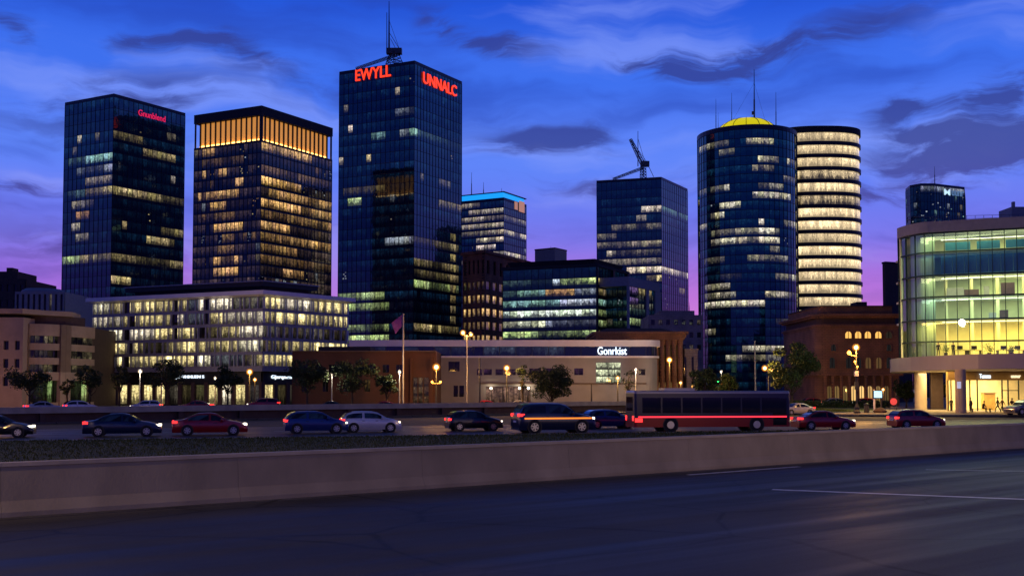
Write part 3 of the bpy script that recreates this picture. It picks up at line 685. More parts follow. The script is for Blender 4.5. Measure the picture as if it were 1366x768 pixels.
# --- I: tower with crane
poly, H = quadfoot((796, 241), (882, 236), (917, 252), 420)
ti = thing('office_tower', 'navy glass tower with a roof crane and one bright storey near its middle', 'tower', base(poly), group='high office towers')
sp = [(858, 882, 276, WHT, .75), (883, 903, 281, TEA, .4), (907, 916, 288, TEA, .7), (815, 881, 308, WHT, .32), (797, 822, 321, WHT, .6), (845, 882, 320, WHT, .28), (828, 842, 328, WHT, .5), (800, 830, 328, WHT, .25), (812, 881, 342, WHT, .42), (797, 850, 349, WHT, .3), (840, 882, 359, WHT, 1.0), (883, 917, 364, WHT, .8), (864, 882, 371, YEL, .5), (797, 881, 349, WHT, .3), (852, 862, 286, WHT, .3), (850, 870, 300, WHT, .15), (908, 913, 391, YEL, .8), (822, 850, 335, WHT, .25)]
curtain(ti, poly, GZ, H - .9, 25, 2.0, sp, 55, twinkle=.02, tw_s=.15)
cr_ = thing('roof_crane', 'small lattice crane with raised boom on the roof of the glass tower', 'crane'); ORI[cr_.name] = Vector((0, 0, 0))
mb = MB(); lattice(mb, q(858, 237, 436), q(858, 218, 436), .9, .7, 5, .16); mb.build('tower_section', M['steel'], cr_)
mb = MB(); lattice(mb, q(858, 220, 436), q(841, 186, 436), .7, .4, 8, .16); mb.build('boom', M['steel'], cr_)
mb = MB(); lattice(mb, q(858, 224, 436), q(818, 239, 432), .4, .3, 8, .13); mb.build('counter_jib', M['steel'], cr_)
mb = MB(); mb.tube(q(851, 222, 436), q(851, 175, 436), .2, .1, 6); mb.build('mast', M['steel'], cr_)
mb = MB(); mb.tube(q(842, 187, 436), q(862, 215, 436), .1, n=4); mb.tube(q(862, 215, 436), q(872, 236, 436), .14, n=4); mb.tube(q(851, 185, 436), q(862, 222, 436), .1, n=4); mb.build('stay_cable', M['steel'], cr_)
mb = MB(); c0 = q(860, 219, 436); mb.box(c0.x - 1.6, c0.x + 1.8, 435, 437, c0.z - 1, c0.z + 1.1); mb.build('cab', M['steel'], cr_)

# --- M: blue round tower with yellow dome
DM = 330; XM = XD(999, DM) ; RM = 14.75; HM = 3 + (520 - 163) * (DM - RM) / F
poly = [Vector((XM + RM * cos(2 * pi * i / 56 - pi / 2), DM + RM * sin(2 * pi * i / 56 - pi / 2))) for i in range(56)]
tm = thing('round_tower', 'dark blue cylindrical glass tower with a glowing yellow dome on its roof', 'tower', (XM, DM, GZ), group='round towers')
l7 = [(935, 974, 191, .6), (1000, 1031, 188, .75), (960, 980, 202, .5), (1012, 1040, 211, .75), (1050, 1062, 214, .5), (1003, 1030, 224, .22), (1010, 1042, 244, .65), (951, 972, 249, .65), (1007, 1055, 256, .6), (959, 985, 280, .8), (951, 968, 292, .7), (1013, 1018, 300, .8), (1045, 1062, 303, .55), (950, 1036, 313, .85), (950, 1036, 324, .8),
      (1000, 1052, 349, .4), (940, 966, 352, .5), (1037, 1062, 371, .5), (940, 975, 383, .45), (1020, 1063, 392, .45), (942, 978, 395, .4), (942, 1022, 407, .8), (1037, 1063, 427, .3), (940, 955, 447, .25), (990, 1053, 464, .8), (970, 1040, 474, .45), (934, 944, 262, .3), (934, 944, 300, .3), (1048, 1060, 240, .15), (1025, 1040, 335, .4), (960, 990, 372, .1)]
curtain(tm, poly, GZ, HM - 1.2, 30, 3, [(a, b, y, (1, .92, .6), s) for a, b, y, s in l7], 66, mats=M['glass_round'], glim=(.001, .006, .012), twinkle=.02, tw_s=.2, back=.1, hmull=.16, vmull=.06)
mb = MB(); mb.lathe((XM, DM, HM - 1.2), [(RM + .15, 0), (RM + .15, 1.3), (RM - .6, 1.3), (RM - .6, .4), (.1, .4)], 56); mb.build('roof_parapet', M['mullion'], tm)
RD = 9.0
mb = MB(); hd = 4.7 / 1.05
mb.lathe((XM, DM, HM - .2), [(RD * .62 * cos(a) + RD * .38 * cos(a), .8 + hd * 1.05 * sin(a)) for a in [i * pi / 2 / 7 for i in range(7)]] + [(.05, .8 + hd * 1.05)], 28); dome = mb.build('dome', M['yellow_dome'], tm, smooth=True)
mb = MB()
for k in range(14):
    t = 2 * pi * k / 14; pv = None
    for i in range(8):
        a = i * pi / 2 / 7; p = Vector((XM + (RD + .05) * cos(a) * cos(t), DM + (RD + .05) * cos(a) * sin(t), HM + .6 + (hd * 1.05 + .05) * sin(a)))
        if pv: mb.tube(pv, p, .11, n=4)
        pv = p
mb.build('dome_ribs', M['mullion'], dome)
mb = MB(); mb.lathe((XM, DM, HM - .8), [(RD + .1, 0), (RD + .3, 1.2), (RD + .3, 1.5), (RD - .2, 1.6)], 28); mb.build('dome_ring', M['mullion'], dome)
for (px, ptop, r_, pb_) in ((1006, 93, .28, 153), (955, 132, .13, 168), (958, 150, .08, 168), (976, 124, .13, 160), (1035, 123, .16, 162)):
    a = P(px, pb_, DM - 4); a.z = min(a.z, HM); b = P(px, ptop, DM - 4)
    mb = MB(); a.z = HM - .8; mb.tube(a, a.lerp(b, .55), r_, r_ * .8, 6); mb.tube(a.lerp(b, .55), b, r_ * .6, r_ * .3, 6)
    mb.tube(a + Vector((-.5, 0, 1.6)), a + Vector((.5, 0, 1.6)), .12, n=5); mb.box(a.x - .5, a.x + .45, a.y - .3, a.y + .3, a.z, a.z + 1.4)
    if px == 1006: 
        for zz in (3, 4.6, 6.4): mb.box(a.x - .7, a.x - .2, a.y - .2, a.y + .2, a.z + zz, a.z + zz + 1)
        mb.tube(a.lerp(b, .8), (XM - 7, DM, HM), .03, n=4); mb.tube(a.lerp(b, .8), (XM + 7, DM, HM), .03, n=4)
    mb.build('antenna', M['steel'], tm)

# --- N: bright banded round tower
DN = 352; XN = XD(1090, DN); RNx = 13.7; RNy = 11; HN = 3 + (520 - 165) * (DN - RNy) / F
tn = thing('round_tower', 'brightly lit round tower with dark ring bands behind the blue cylinder', 'tower', (XN, DN, GZ), group='round towers')
def ell(k, a, b): return [Vector((XN + a * (abs(cos(t)) ** .8) * (1 if cos(t) > 0 else -1), DN + b * (abs(sin(t)) ** .8) * (1 if sin(t) > 0 else -1))) for t in [2 * pi * i / k - pi / 2 + .001 for i in range(k)]]
pn = ell(52, RNx, RNy); rnd = random.Random(5); fh = 17.1 / F * (DN - RNy); nf = 20
ztop = HN - 2.0
warmp = [1.1, 1.3, 1.4, .9, 1.5, .7, 1.7, 1.7, 1.2, 1.7, 1.6, 1.4, 1.3, 1.2, 1.1, 1.1, 1, .9, .4, .3]
for f in range(nf):
    z1_ = ztop - f * fh; z0_ = z1_ - fh * .70
    if z0_ < 1: break
    mb = MB(); ua = 0; s_ = warmp[f]
    for e in range(52):
        A, B = pn[e], pn[(e + 1) % 52]; L_ = (B - A).length
        if e % 3 == 0: sv = s_ * rnd.uniform(.75, 1.1)
        sv_ = sv; col = (.82 * sv, .62 * sv, .34 * sv, 1 if s_ < 1.1 else .75)
        mb.face([(A.x, A.y, z0_), (B.x, B.y, z0_), (B.x, B.y, z1_), (A.x, A.y, z1_)], 0, col, [(ua, z0_), (ua + L_, z0_), (ua + L_, z1_), (ua, z1_)]); ua += L_
    mb.build('window_band', M['shop_glass'], tn)
    mb = MB(); po = ell(52, RNx + .45, RNy + .45); pin = ell(52, RNx - .2, RNy - .2); z2 = z0_; z3 = z0_ - fh * .30
    for e in range(52):
        a, b, c_, d_ = po[e], po[(e + 1) % 52], pin[(e + 1) % 52], pin[e]
        mb.face([(a.x, a.y, z3), (b.x, b.y, z3), (b.x, b.y, z2), (a.x, a.y, z2)]); mb.face([(a.x, a.y, z2), (b.x, b.y, z2), (c_.x, c_.y, z2), (d_.x, d_.y, z2)]); mb.face([(d_.x, d_.y, z3), (c_.x, c_.y, z3), (b.x, b.y, z3), (a.x, a.y, z3)])
    mb.build('ring_band', M['mullion_black'], tn)
slabpoly(tn, 'roof_slab', ell(52, RNx + .5, RNy + .5), ztop, HN, M['roofdark'])
slabpoly(tn, 'core', ell(40, RNx - .5, RNy - .5), GZ, ztop, M['roofdark'])

# --- Q: far glass block at right
DQ = 430; HQ = P(1240, 245, DQ).z
pq = [Vector((XD(1212, DQ + 12), DQ + 12)), Vector((XD(1218, DQ + 4), DQ + 4)), Vector((XD(1232, DQ), DQ)), Vector((XD(1250, DQ), DQ)), Vector((XD(1291, DQ + 8), DQ + 8)), Vector((XD(1292, DQ + 30), DQ + 30)), Vector((XD(1214, DQ + 30), DQ + 30))]
tq = thing('glass_tower', 'distant rounded blue glass tower with a white sign above the lit glass hall', 'tower', base(pq))
curtain(tq, pq, GZ, HQ - .8, 26, 1.5, [(1213, 1290, 251, COO, .35), (1213, 1250, 257, COO, .3)], 77, mats=M['glass_teal'], twinkle=.35, tw_s=.22, sc=TEA)
wsign(tq, 'M', 1259, 1267, 252, 260, pq[3], pq[4], emat('cool_sign', (.6, .85, 1), .9), bold=.01); wsign(tq, 'uunr', 1269, 1285, 254, 261, pq[3], pq[4], emat('dim_sign', (.3, .6, 1), .25))
mast(tq, (P(1247, 245, 440).x, 440, HQ), 9, .2)

# ================================================================== MID-RISE
# --- P: brown slab behind the hall
poly, H = quadfoot((1177, 352), (1181, 351), (1215, 353), 262)
o = thing('brown_block', 'plain dark brown slab block rising beside the lit glass hall', 'building', base(poly))
slabpoly(o, 'wall', poly, GZ, H, M['dark_brown']); slabpoly(o, 'roof_edge', inset(poly, -.15), H, H + .4, M['roofdark'])

# --- G: brown stone office
poly, H = quadfoot((617, 341), (647, 337.5), (712, 354), 326)
o = thing('stone_office', 'brown stone office building with rows of small windows beside the tallest tower', 'building', base(poly))
rnd = random.Random(8)
def litG(i, j):
    s = {0: 1.1, 1: .6, 2: .3, 3: 1.0, 4: .9}.get(j, .08) * rnd.uniform(.3, 1.2); return (s, s * .62, s * .22, 1)
zt = H - 7.5
windows(o, poly[0], poly[1], GZ + 12, zt, 5, 6, .62, .6, M['brownstone'], litG, .3)
windows(o, poly[1], poly[2], GZ + 12, zt, 8, 6, .62, .6, M['brownstone'], litG, .3)
windows(o, poly[0], poly[1], zt, H, 5, 1, .4, .55, M['brownstone'], None, .5); windows(o, poly[1], poly[2], zt, H, 8, 1, .4, .55, M['brownstone'], None, .5)
slabpoly(o, 'core', inset(poly, .7), GZ, H, M['dark_brown']); slabpoly(o, 'cornice', inset(poly, -.5), H, H + .9, M['brownstone']); slabpoly(o, 'ground_storeys', inset(poly, -.02), GZ, GZ + 12, M['brownstone'])

# --- H: teal glass office
poly, H = quadfoot((671, 361), (796, 355.5), (837, 366), 290)
th = thing('glass_office', 'six storey teal glass office with bright ribbon floors and dark overhanging roof', 'building', base(poly))
sp = [(674, 741, 377, TEA, .10), (741, 748, 377, COO, .9), (748, 795, 377, GRN, .75), (797, 836, 381, YEL, .5), (674, 727, 392, TEA, .28), (727, 766, 392, AMB, .35), (766, 795, 392, COO, .5), (797, 836, 394, YEL, .3), (674, 795, 407, TEA, .45), (750, 795, 407, COO, .7), (797, 836, 408, TEA, .5), (674, 795, 420.5, (.85, 1, .75), 1.1), (797, 836, 422, GRN, .6), (674, 728, 434, (.95, 1, .65), 1.1), (728, 795, 434, COO, .5), (797, 836, 435, GRN, .75), (674, 795, 447, GRN, .75), (797, 836, 448, YEL, .5), (674, 795, 460, GRN, .3)]
ZH = H - 2.2; ztopH = P(796, 369.5, 290).z; fhH = 14.1 / F * 290
nH = int((ztopH - GZ) // fhH); 
curtain(th, poly, ztopH - nH * fhH, ztopH, nH, 2.1, sp, 88, mats=M['glass_teal'], twinkle=.2, tw_s=.15, glim=(.01, .07, .09), sc=TEA, pane=.66, roof=False, hmull=.2)
curtain(th, inset(poly, .03), ztopH + .02, H, 1, 2.1, [], 3, mats=M['glass_teal'], twinkle=0, roof=False, band_name='clerestory', body=False)
A, B = poly[1], poly[2]; u, n = wall_uv(A, B)
for t_ in (.5, .98):
    c_ = A.lerp(B, t_); mb = MB(); mb.beam(c_ - u * .7, c_ + u * .7, GZ, H + .1, -.1, .5); mb.build('pier', M['mullion_black'], th)
mb = MB(); mb.beam(A - u * .35, A + u * .35, GZ, H + .1, -.1, .4); mb.build('corner_post', M['mullion_black'], th)
rp = inset(poly, -1.2); mb = MB(); mb.hexa([tuple(p) for p in inset(poly, -.4)], H, H + .8); mb.hexa([tuple(p) for p in inset(poly, 1.5)], H + .8, H + 2.2, top=[tuple(p) for p in inset(poly, .8)])
mb.build('roof', M['roofdark'], th)
# --- penthouse block behind it
poly2, H2 = quadfoot((713.5, 334), (740, 331.5), (756, 335), 330)
o = thing('plant_room', 'grey windowless plant room block above the teal glass office roof', 'building', (base(poly2)))
slabpoly(o, 'wall', poly2, GZ, H2, M['grey_panel']); mast(o, (sum(p.x for p in poly2) / 4, sum(p.y for p in poly2) / 4, H2), 1.6, .1); slabpoly(o, 'roof_edge', inset(poly2, -.1), H2, H2 + .35, M['mullion'])
# --- white-framed wing right of the teal office
A = Vector((XD(838, 288), 288)); B = Vector((XD(878, 306), 306)); HW = P(838, 366, 288).z
o = thing('white_framed_office', 'grey framed glass wing stepping back right of the teal office', 'building', (A.x, A.y, GZ))
pw = [A, B, B + Vector((-14, 22)), A + Vector((-14, 22))]
curtain(o, pw, GZ, HW - 3, 11, 2.2, [(840, 862, 414, TEA, .35), (840, 862, 426, GRN, .7), (852, 866, 390, YEL, .4), (840, 852, 385, (.5, .3, .8), .4), (840, 852, 398, (.5, .3, .8), .35)], 91, mats=M['glass_teal'], twinkle=.2, tw_s=.12, roof=False, pane=.7)
u, n = wall_uv(A, B)
mb = MB(); mb.beam(A - u * .5, B + u * .5, HW - 3, HW - .6, -8, .5); mb.build('roof_fascia', M['grey_panel'], o)
for t_ in (0, .62, 1):
    c_ = A.lerp(B, t_); wd = .5 if t_ < .5 else (1.2 if t_ < .9 else 2.6); mb = MB(); mb.beam(c_ - u * wd, c_ + u * wd * .6, GZ, HW - 3, -.1, .4); mb.build('frame_pier', M['grey_panel'], o)

# --- C: podium with pale fins
Cc = P(351, 395, 190); HP = Cc.z; Lp = G(126, 405, HP); Rp = G(463, 404.5, HP)
poly = [Vector((p.x, p.y)) for p in (Lp, Cc, Rp, Lp + Rp - Cc)]
tp = thing('fin_clad_office', 'five storey office of pale vertical fins and bright yellow windows above shops', 'building', base(poly))
Z1p = P(351, 491, 190).z; rnd = random.Random(9); hP = (HP - Z1p) / 5
for f in range(5):
    row = 4 - f; z0_ = Z1p + hP * f; z1_ = z0_ + hP
    mb = MB(); fb = MB()
    for e in range(4):
        A, B = poly[e], poly[(e + 1) % 4]; L_ = (B - A).length; k = round(L_ / 1.28); u = (B - A) / L_
        run = 0
        for j in range(k):
            a = A + u * (L_ * j / k); b = A + u * (L_ * (j + 1) / k); px = pix((a.x, a.y, z0_))[0] if e < 2 else 0
            if run <= 0: run = rnd.randint(2, 6); lv = rnd.choice((1.9, 1.6, 1.2, .6, .12, 1.7)); cc = rnd.choice((YEL, YEL, (1, .9, .6), WHT, COO if lv < .4 else YEL))
            run -= 1; s_ = lv * rnd.uniform(.55, 1.15)
            if e == 1 and row == 2: s_ *= .06
            if e == 1 and row in (0, 1): s_ = max(s_, .6)
            if e == 0 and row == 1 and 175 < px < 230: s_ = .9
            if e == 0 and row == 3 and 180 < px < 215: s_ *= .3
            if e == 0 and (abs(px - 166 - 6 * (row % 2)) < 3 or abs(px - 229 - row) < 2.5 or abs(px - 277 + 5 * row) < 3): s_ = 0
            if e > 1: s_ *= .8
            mb.face([(a.x, a.y, z0_ + .45), (b.x, b.y, z0_ + .45), (b.x, b.y, z1_ - .1), (a.x, a.y, z1_ - .1)], 0, (cc[0] * s_, cc[1] * s_, cc[2] * s_, 1), [(e * 50 + L_ * j / k, z0_), (e * 50 + L_ * (j + 1) / k, z0_), (e * 50 + L_ * (j + 1) / k, z1_), (e * 50 + L_ * j / k, z1_)])
            jt = rnd.uniform(-.2, .2); c_ = a + u * (.64 + jt) * (1 if rnd.random() < .45 else 0)
            mb.beam(c_ - u * .07, c_ + u * .07, z0_ + .4, z1_ - .12, .02, .5, 2)
        mb.beam(A, B, z0_ - .12, z0_ + .45, -.1, .12, 1); mb.beam(A, B, z1_ - .1, z1_ - .12 + .001, -.1, .1, 1)
    mb.build('window_band', [M['shop_glass'], M['grey_panel'], M['fin']], tp)
slabpoly(tp, 'core', inset(poly, .5), Z1p - .2, HP, M['roofdark']); slabpoly(tp, 'ground_core', inset(poly, 1.9), GZ, Z1p - .2, M['roofdark'])
eav = inset(poly, -1.0); mb = MB(); mb.hexa([tuple(p) for p in inset(poly, -.2)], HP, HP + .3, top=[tuple(p) for p in eav]); mb.hexa([tuple(p) for p in eav], HP + .3, HP + 1.0); mb.build('eave', M['white_metal'], tp)
mb = MB(); ph = inset(poly, 4.5); mb.hexa([tuple(p) for p in ph], HP + 1.0, HP + 2.2); mb.hexa([tuple(p) for p in inset(poly, 3.4)], HP + 2.2, HP + 3.0); mb.build('penthouse', M['roofdark'], tp)
mb = MB(); mb.hexa([tuple(p) for p in inset(poly, 3.2)], HP + 3.0, HP + 3.2); mb.build('roof_edge', M['grey_panel'], tp)
# ground floor shops
mb = MB(); mb.hexa([tuple(p) for p in inset(poly, -.25)], Z1p - .5, Z1p - .13); mb.build('soffit', M['grey_panel'], tp)
gp = inset(poly, 1.4)
for e in (0, 1):
    A, B = gp[e], gp[(e + 1) % 4]; L_ = (B - A).length; k = round(L_ / 3.0); u = (B - A) / L_
    for j in range(k):
        a = A + u * (L_ * j / k + .45); b = A + u * (L_ * (j + 1) / k - .45); px = pix((a.x, a.y, 2))[0]
        if rnd.random() < .3 or px < 134: s_ = .05
        else: s_ = rnd.uniform(.6, 1.3)
        cc = YEL if rnd.random() < .7 else WHT
        mb = MB(); mb.beam(a, b, GZ, 4.2, -.3, -.25, 1)
        n_ = Vector((u.y, -u.x)); aa = a; bb = b
        mb.face([(aa.x, aa.y, GZ + .3), (bb.x, bb.y, GZ + .3), (bb.x, bb.y, 3.9), (aa.x, aa.y, 3.9)], 0, (cc[0] * s_, cc[1] * s_, cc[2] * s_, 1), [(j * 3.3 + e * 70, 0), (j * 3.3 + 2.4 + e * 70, 0), (j * 3.3 + 2.4 + e * 70, 3.6), (j * 3.3 + e * 70, 3.6)])
        mb.build('shop_window', [M['shop_glass'], M['mullion_black']], tp)
        c_ = A + u * (L_ * j / k); mb = MB(); mb.beam(c_ - u * .4, c_ + u * .4, GZ, 4.4, -.3, .35); mb.build('pillar', M['dark_brown'], tp)
    mb = MB(); mb.beam(A, B, 4.0, Z1p - .5, -.3, .3); mb.build('sign_fascia', M['mullion_black'], tp)
wsign(tp, 'JOWHHUEN S', 236, 274, 500.5, 505.5, gp[0], gp[1], M['white_sign'], bold=.01, depth=.3)
wsign(tp, 'Gjerqeenm', 360, 391, 500, 506, gp[1], gp[2], M['white_sign'], bold=.01, depth=.3)

# --- A: beige curved office at far left
A0 = [(XD(-60, 178), 178), (XD(30, 178), 178)]
arc = []
for i in range(15):
    t = i / 14; px = 32 + 94 * t; D = 180 + 12 * t * t; arc.append(Vector((XD(px, D), D)))
Ht = P(60, 432, 181).z
oa = thing('curved_stone_office', 'beige stone office with curved front and dark ribbon windows at far left', 'building', (arc[0].x, arc[0].y, GZ))
def zrow(y, D=182): return P(60, y, D).z
wa0 = Vector(A0[0]); wa1 = Vector(A0[1])
rows = [(zrow(y1), zrow(y0)) for (y0, y1) in ((448, 458), (467, 477), (486, 496))]
rnd = random.Random(4)
for (z0_, z1_) in rows:
    for (i0, i1) in ((1, 7), (9, 14)):
        mb = MB()
        for i in range(i0, i1):
            a, b = arc[i], arc[i + 1]; u, n = wall_uv(a, b); a2 = a - n * .5; b2 = b - n * .5; s_ = rnd.choice((0, .02, .05, .1)); 
            mb.face([(a2.x, a2.y, z0_), (b2.x, b2.y, z0_), (b2.x, b2.y, z1_), (a2.x, a2.y, z1_)], 0, (s_, s_ * .8, s_ * .4, 1), [(i * 1.0, z0_), (i + 1, z0_), (i + 1, z1_), (i, z1_)])
            mb.beam(a2 - u * .05, a2 + u * .05, z0_, z1_, .0, .08, 1)
        mb.build('window', [M['glass_dark'], M['mullion_black']], oa)
mb = MB(); zs = [GZ] + [q_ for r in rows[::-1] for q_ in r] + [Ht]
for i in range(14):
    a, b = arc[i], arc[i + 1]; win = (1 <= i < 7) or (9 <= i < 14)
    for k in range(len(zs) - 1):
        if win and k % 2 == 1: continue
        za, zb = zs[k], zs[k + 1]
        if k == 0: continue
        mb.beam(a, b, za, zb, -.6, 0 if win else .35)
    mb.beam(a, b, zs[0], GZ + .8, -.6, 0)
    if win:
        for z_ in (0,): pass
    else: mb.beam(a, b, zs[0], zs[-1], -.6, .35)
mb.beam(arc[0], arc[14], Ht, Ht + .1, -20, -2)
mb.build('wall', M['beige'], oa)
mb = MB()
for i in range(14):
    if i == 9: mb.build('ground_floor_window', M['shop_glass'], oa); mb = MB()
    if (1 <= i < 7) or (9 <= i < 14): 
        a, b = arc[i], arc[i + 1]; s_ = .35 if i in (5, 12) else .015
        u, n = wall_uv(a, b); a2 = a - n * .5; b2 = b - n * .5
        mb.face([(a2.x, a2.y, GZ + .8), (b2.x, b2.y, GZ + .8), (b2.x, b2.y, zs[1] - 1.4), (a2.x, a2.y, zs[1] - 1.4)], 0, (s_ * .6, s_ * .9, s_ * .3, 1), [(i, 0), (i + 1, 0), (i + 1, 3), (i, 3)])
        
mb.build('ground_floor_window', M['shop_glass'], oa)
mb = MB()
for i in range(14):
    if i == 9: mb.build('lintel', M['beige'], oa); mb = MB()
    a, b = arc[i], arc[i + 1]
    if (1 <= i < 7) or (9 <= i < 14): mb.beam(a, b, zs[1] - 1.4, zs[1], -.6, -.01)
mb.build('lintel', M['beige'], oa)
windows(oa, wa0, wa1, GZ, Ht + .9, 6, 5, .45, .5, M['beige'], None, .4, skip=lambda i, j: j in (0, 4))
mb = MB(); mb.hexa([tuple(wa1), tuple(arc[0]), (arc[0].x, arc[0].y + 10), (wa1.x, wa1.y + 10)], GZ, Ht + .9); mb.build('return_wall', M['beige'], oa)
mb = MB(); e_ = [arc[0]] + arc[1:]; 
top = [Vector((p.x, p.y + 2.2)) for p in arc[:12]]
for i in range(11): mb.beam(top[i], top[i + 1], Ht, Ht + 1.5, -6, 0)
mb.build('attic', M['dark_brown'], oa)
mb = MB(); mb.hexa([tuple(wa0 + Vector((0, -.4))), tuple(wa1 + Vector((0, -.4))), tuple(top[4] + Vector((0, -1))), tuple(top[8] + Vector((.6, -.8))), (XD(106, 192), 192), (XD(100, 205), 205), (XD(-60, 205), 205)], Ht + 1.5, Ht + 2.3); mb.build('roof_cornice', M['beige'], oa)
mb = MB()
pts = arc + [Vector((arc[-1].x, arc[-1].y + 14)), Vector((arc[0].x - 20, arc[0].y + 14))]
mb.hexa([tuple(p) for p in inset(pts, .8)], GZ, Ht - .02); mb.build('core', M['dark_brown'], oa)

# behind the beige office
p_, H_ = quadfoot((-30, 357), (12, 357), (37, 372), 250)
o = thing('brick_block', 'dark brown stepped building at the left edge behind the beige office', 'building', (p_[0].x, p_[0].y, GZ))
Xa, Xb = XD(-40, 245), XD(31, 245); zA = P(0, 372, 245).z
windows(o, (Xa, 245), (Xb, 245), GZ, zA, 8, 8, .4, .45, M['dark_brown'], None, .3, skip=lambda i, j: j < 4)
mb = MB(); mb.box(Xa, Xb, 245.8, 262, GZ, zA); mb.box(XD(-40, 248), XD(21, 248), 248, 258, zA, P(0, 362, 248).z); mb.box(XD(6, 249), XD(14, 249), 249, 252, P(0, 362, 248).z, P(0, 357, 249).z); mb.build('core', M['dark_brown'], o)
o = thing('annex_block', 'low grey annex with tall window slots between beige office and dark tower', 'building', (XD(50, 215), 215, GZ))
zA = P(50, 389, 215).z
windows(o, (XD(18, 215), 215), (XD(84, 215), 215), zA - 4.6, zA, 9, 1, .45, .7, M['grey_panel'], lambda i, j: (.12, .1, .07, 1) if i == 6 else (0, 0, 0, 1), .3)
mb = MB(); mb.box(XD(18, 215), XD(84, 215), 215.5, 230, GZ, zA - .01); mb.box(XD(18, 215), XD(84, 215), 215, 215.5, GZ, zA - 4.6)
mb.lathe((XD(56, 222), 222, zA), [(4.2, 0), (4.2, .6), (3.4, 1.1), (.05, 1.3)], 20); mb.build('core', M['grey_panel'], o)

# --- J: long pale building
DJ = 165
def zj(y): return P(CX, y, DJ).z
xj0, xj1 = XD(470, DJ), XD(862, DJ)
oj = thing('pale_shopping_hall', 'long low pale hall with navy glass band and white lettered sign', 'building', (XD(700, DJ), DJ, GZ))
crv = [Vector((xj1 + 1.9 * sin(a), DJ + 1.9 - 1.9 * cos(a))) for a in [i * pi / 2 / 6 for i in range(7)]]
def jpoly(o=0): return inset([Vector((xj0, DJ))] + crv + [Vector((xj1 + 1.9, DJ + 26)), Vector((xj0, DJ + 26))], -o)
slabpoly(oj, 'roof_band', jpoly(.45), zj(462), zj(453.5), M['white_metal'])
slabpoly(oj, 'ledge', jpoly(.3), zj(477), zj(474.5), M['white_metal'])
mb = MB(); jp = jpoly(-.1)
for i in range(8):
    a, b = jp[i], jp[i + 1]; L_ = (b - a).length; k = max(1, round(L_ / 2.4))
    for j in range(k):
        p, p2 = a.lerp(b, j / k), a.lerp(b, (j + 1) / k); s_ = rnd.choice((0, 0, .012, .03))
        mb.face([(p.x, p.y, zj(474.5)), (p2.x, p2.y, zj(474.5)), (p2.x, p2.y, zj(462)), (p.x, p.y, zj(462))], 0, (s_ * .6, s_ * .8, s_, 1), [(j * 2.4, 0), (j * 2.4 + 2.4, 0), (j * 2.4 + 2.4, 1.4), (j * 2.4, 1.4)])
        u, n = wall_uv(a, b); mb.beam(p - u * .05, p + u * .05, zj(474.5), zj(462), 0, .06, 1)
mb.build('glass_band', [M['glass'], M['mullion']], oj)
# main wall with real openings given in photo pixels
def wall_holes(root, D, x0, x1, z0, z1, holes, m, name='wall', rec=.4):
    xs = sorted({x0, x1} | {XD(h[0], D) for h in holes} | {XD(h[1], D) for h in holes}); zs_ = sorted({z0, z1} | {P(CX, h[2], D).z for h in holes} | {P(CX, h[3], D).z for h in holes})
    xs = [x for x in xs if x0 <= x <= x1]; zs_ = [z for z in zs_ if z0 <= z <= z1]
    H_ = [(XD(h[0], D), XD(h[1], D), max(z0, P(CX, h[3], D).z), P(CX, h[2], D).z) for h in holes]
    mb = MB()
    for i in range(len(xs) - 1):
        for j in range(len(zs_) - 1):
            cx, cz = (xs[i] + xs[i + 1]) / 2, (zs_[j] + zs_[j + 1]) / 2
            if any(h[0] < cx < h[1] and h[2] < cz < h[3] for h in H_): continue
            mb.face([(xs[i], D, zs_[j]), (xs[i + 1], D, zs_[j]), (xs[i + 1], D, zs_[j + 1]), (xs[i], D, zs_[j + 1])])
    for (a, b, c_, d_) in H_:
        mb.face([(a, D, c_), (b, D, c_), (b, D + rec, c_), (a, D + rec, c_)]); mb.face([(a, D + rec, d_), (b, D + rec, d_), (b, D, d_), (a, D, d_)])
        mb.face([(a, D, c_), (a, D + rec, c_), (a, D + rec, d_), (a, D, d_)]); mb.face([(b, D + rec, c_), (b, D, c_), (b, D, d_), (b, D + rec, d_)])
    mb.build(name, m, root)
    for h, (a, b, c_, d_) in zip(holes, H_):
        nm, col, nx, nz = h[4:8]; w_ = MB()
        for i in range(nx):
            for j in range(nz):
                p0, p1 = a + (b - a) * i / nx, a + (b - a) * (i + 1) / nx; q0, q1 = c_ + (d_ - c_) * j / nz, c_ + (d_ - c_) * (j + 1) / nz
                s_ = rnd.uniform(.6, 1.1); w_.face([(p0, D + rec, q0), (p1, D + rec, q0), (p1, D + rec, q1), (p0, D + rec, q1)], 0, (col[0] * s_, col[1] * s_, col[2] * s_, 1), [(p0, q0), (p1, q0), (p1, q1), (p0, q1)])
                w_.box(p0 - .04, p0 + .04, D + rec - .06, D + rec - .01, q0, q1, 1); w_.box(p0 + .05, p1 - .05, D + rec - .06, D + rec - .01, q1 - .04, q1 + .03, 1)
        w_.build(nm, [M['shop_glass'], M['mullion_black']], root)
K0 = (.0, .0, .0); dim = (.03, .012, .03)
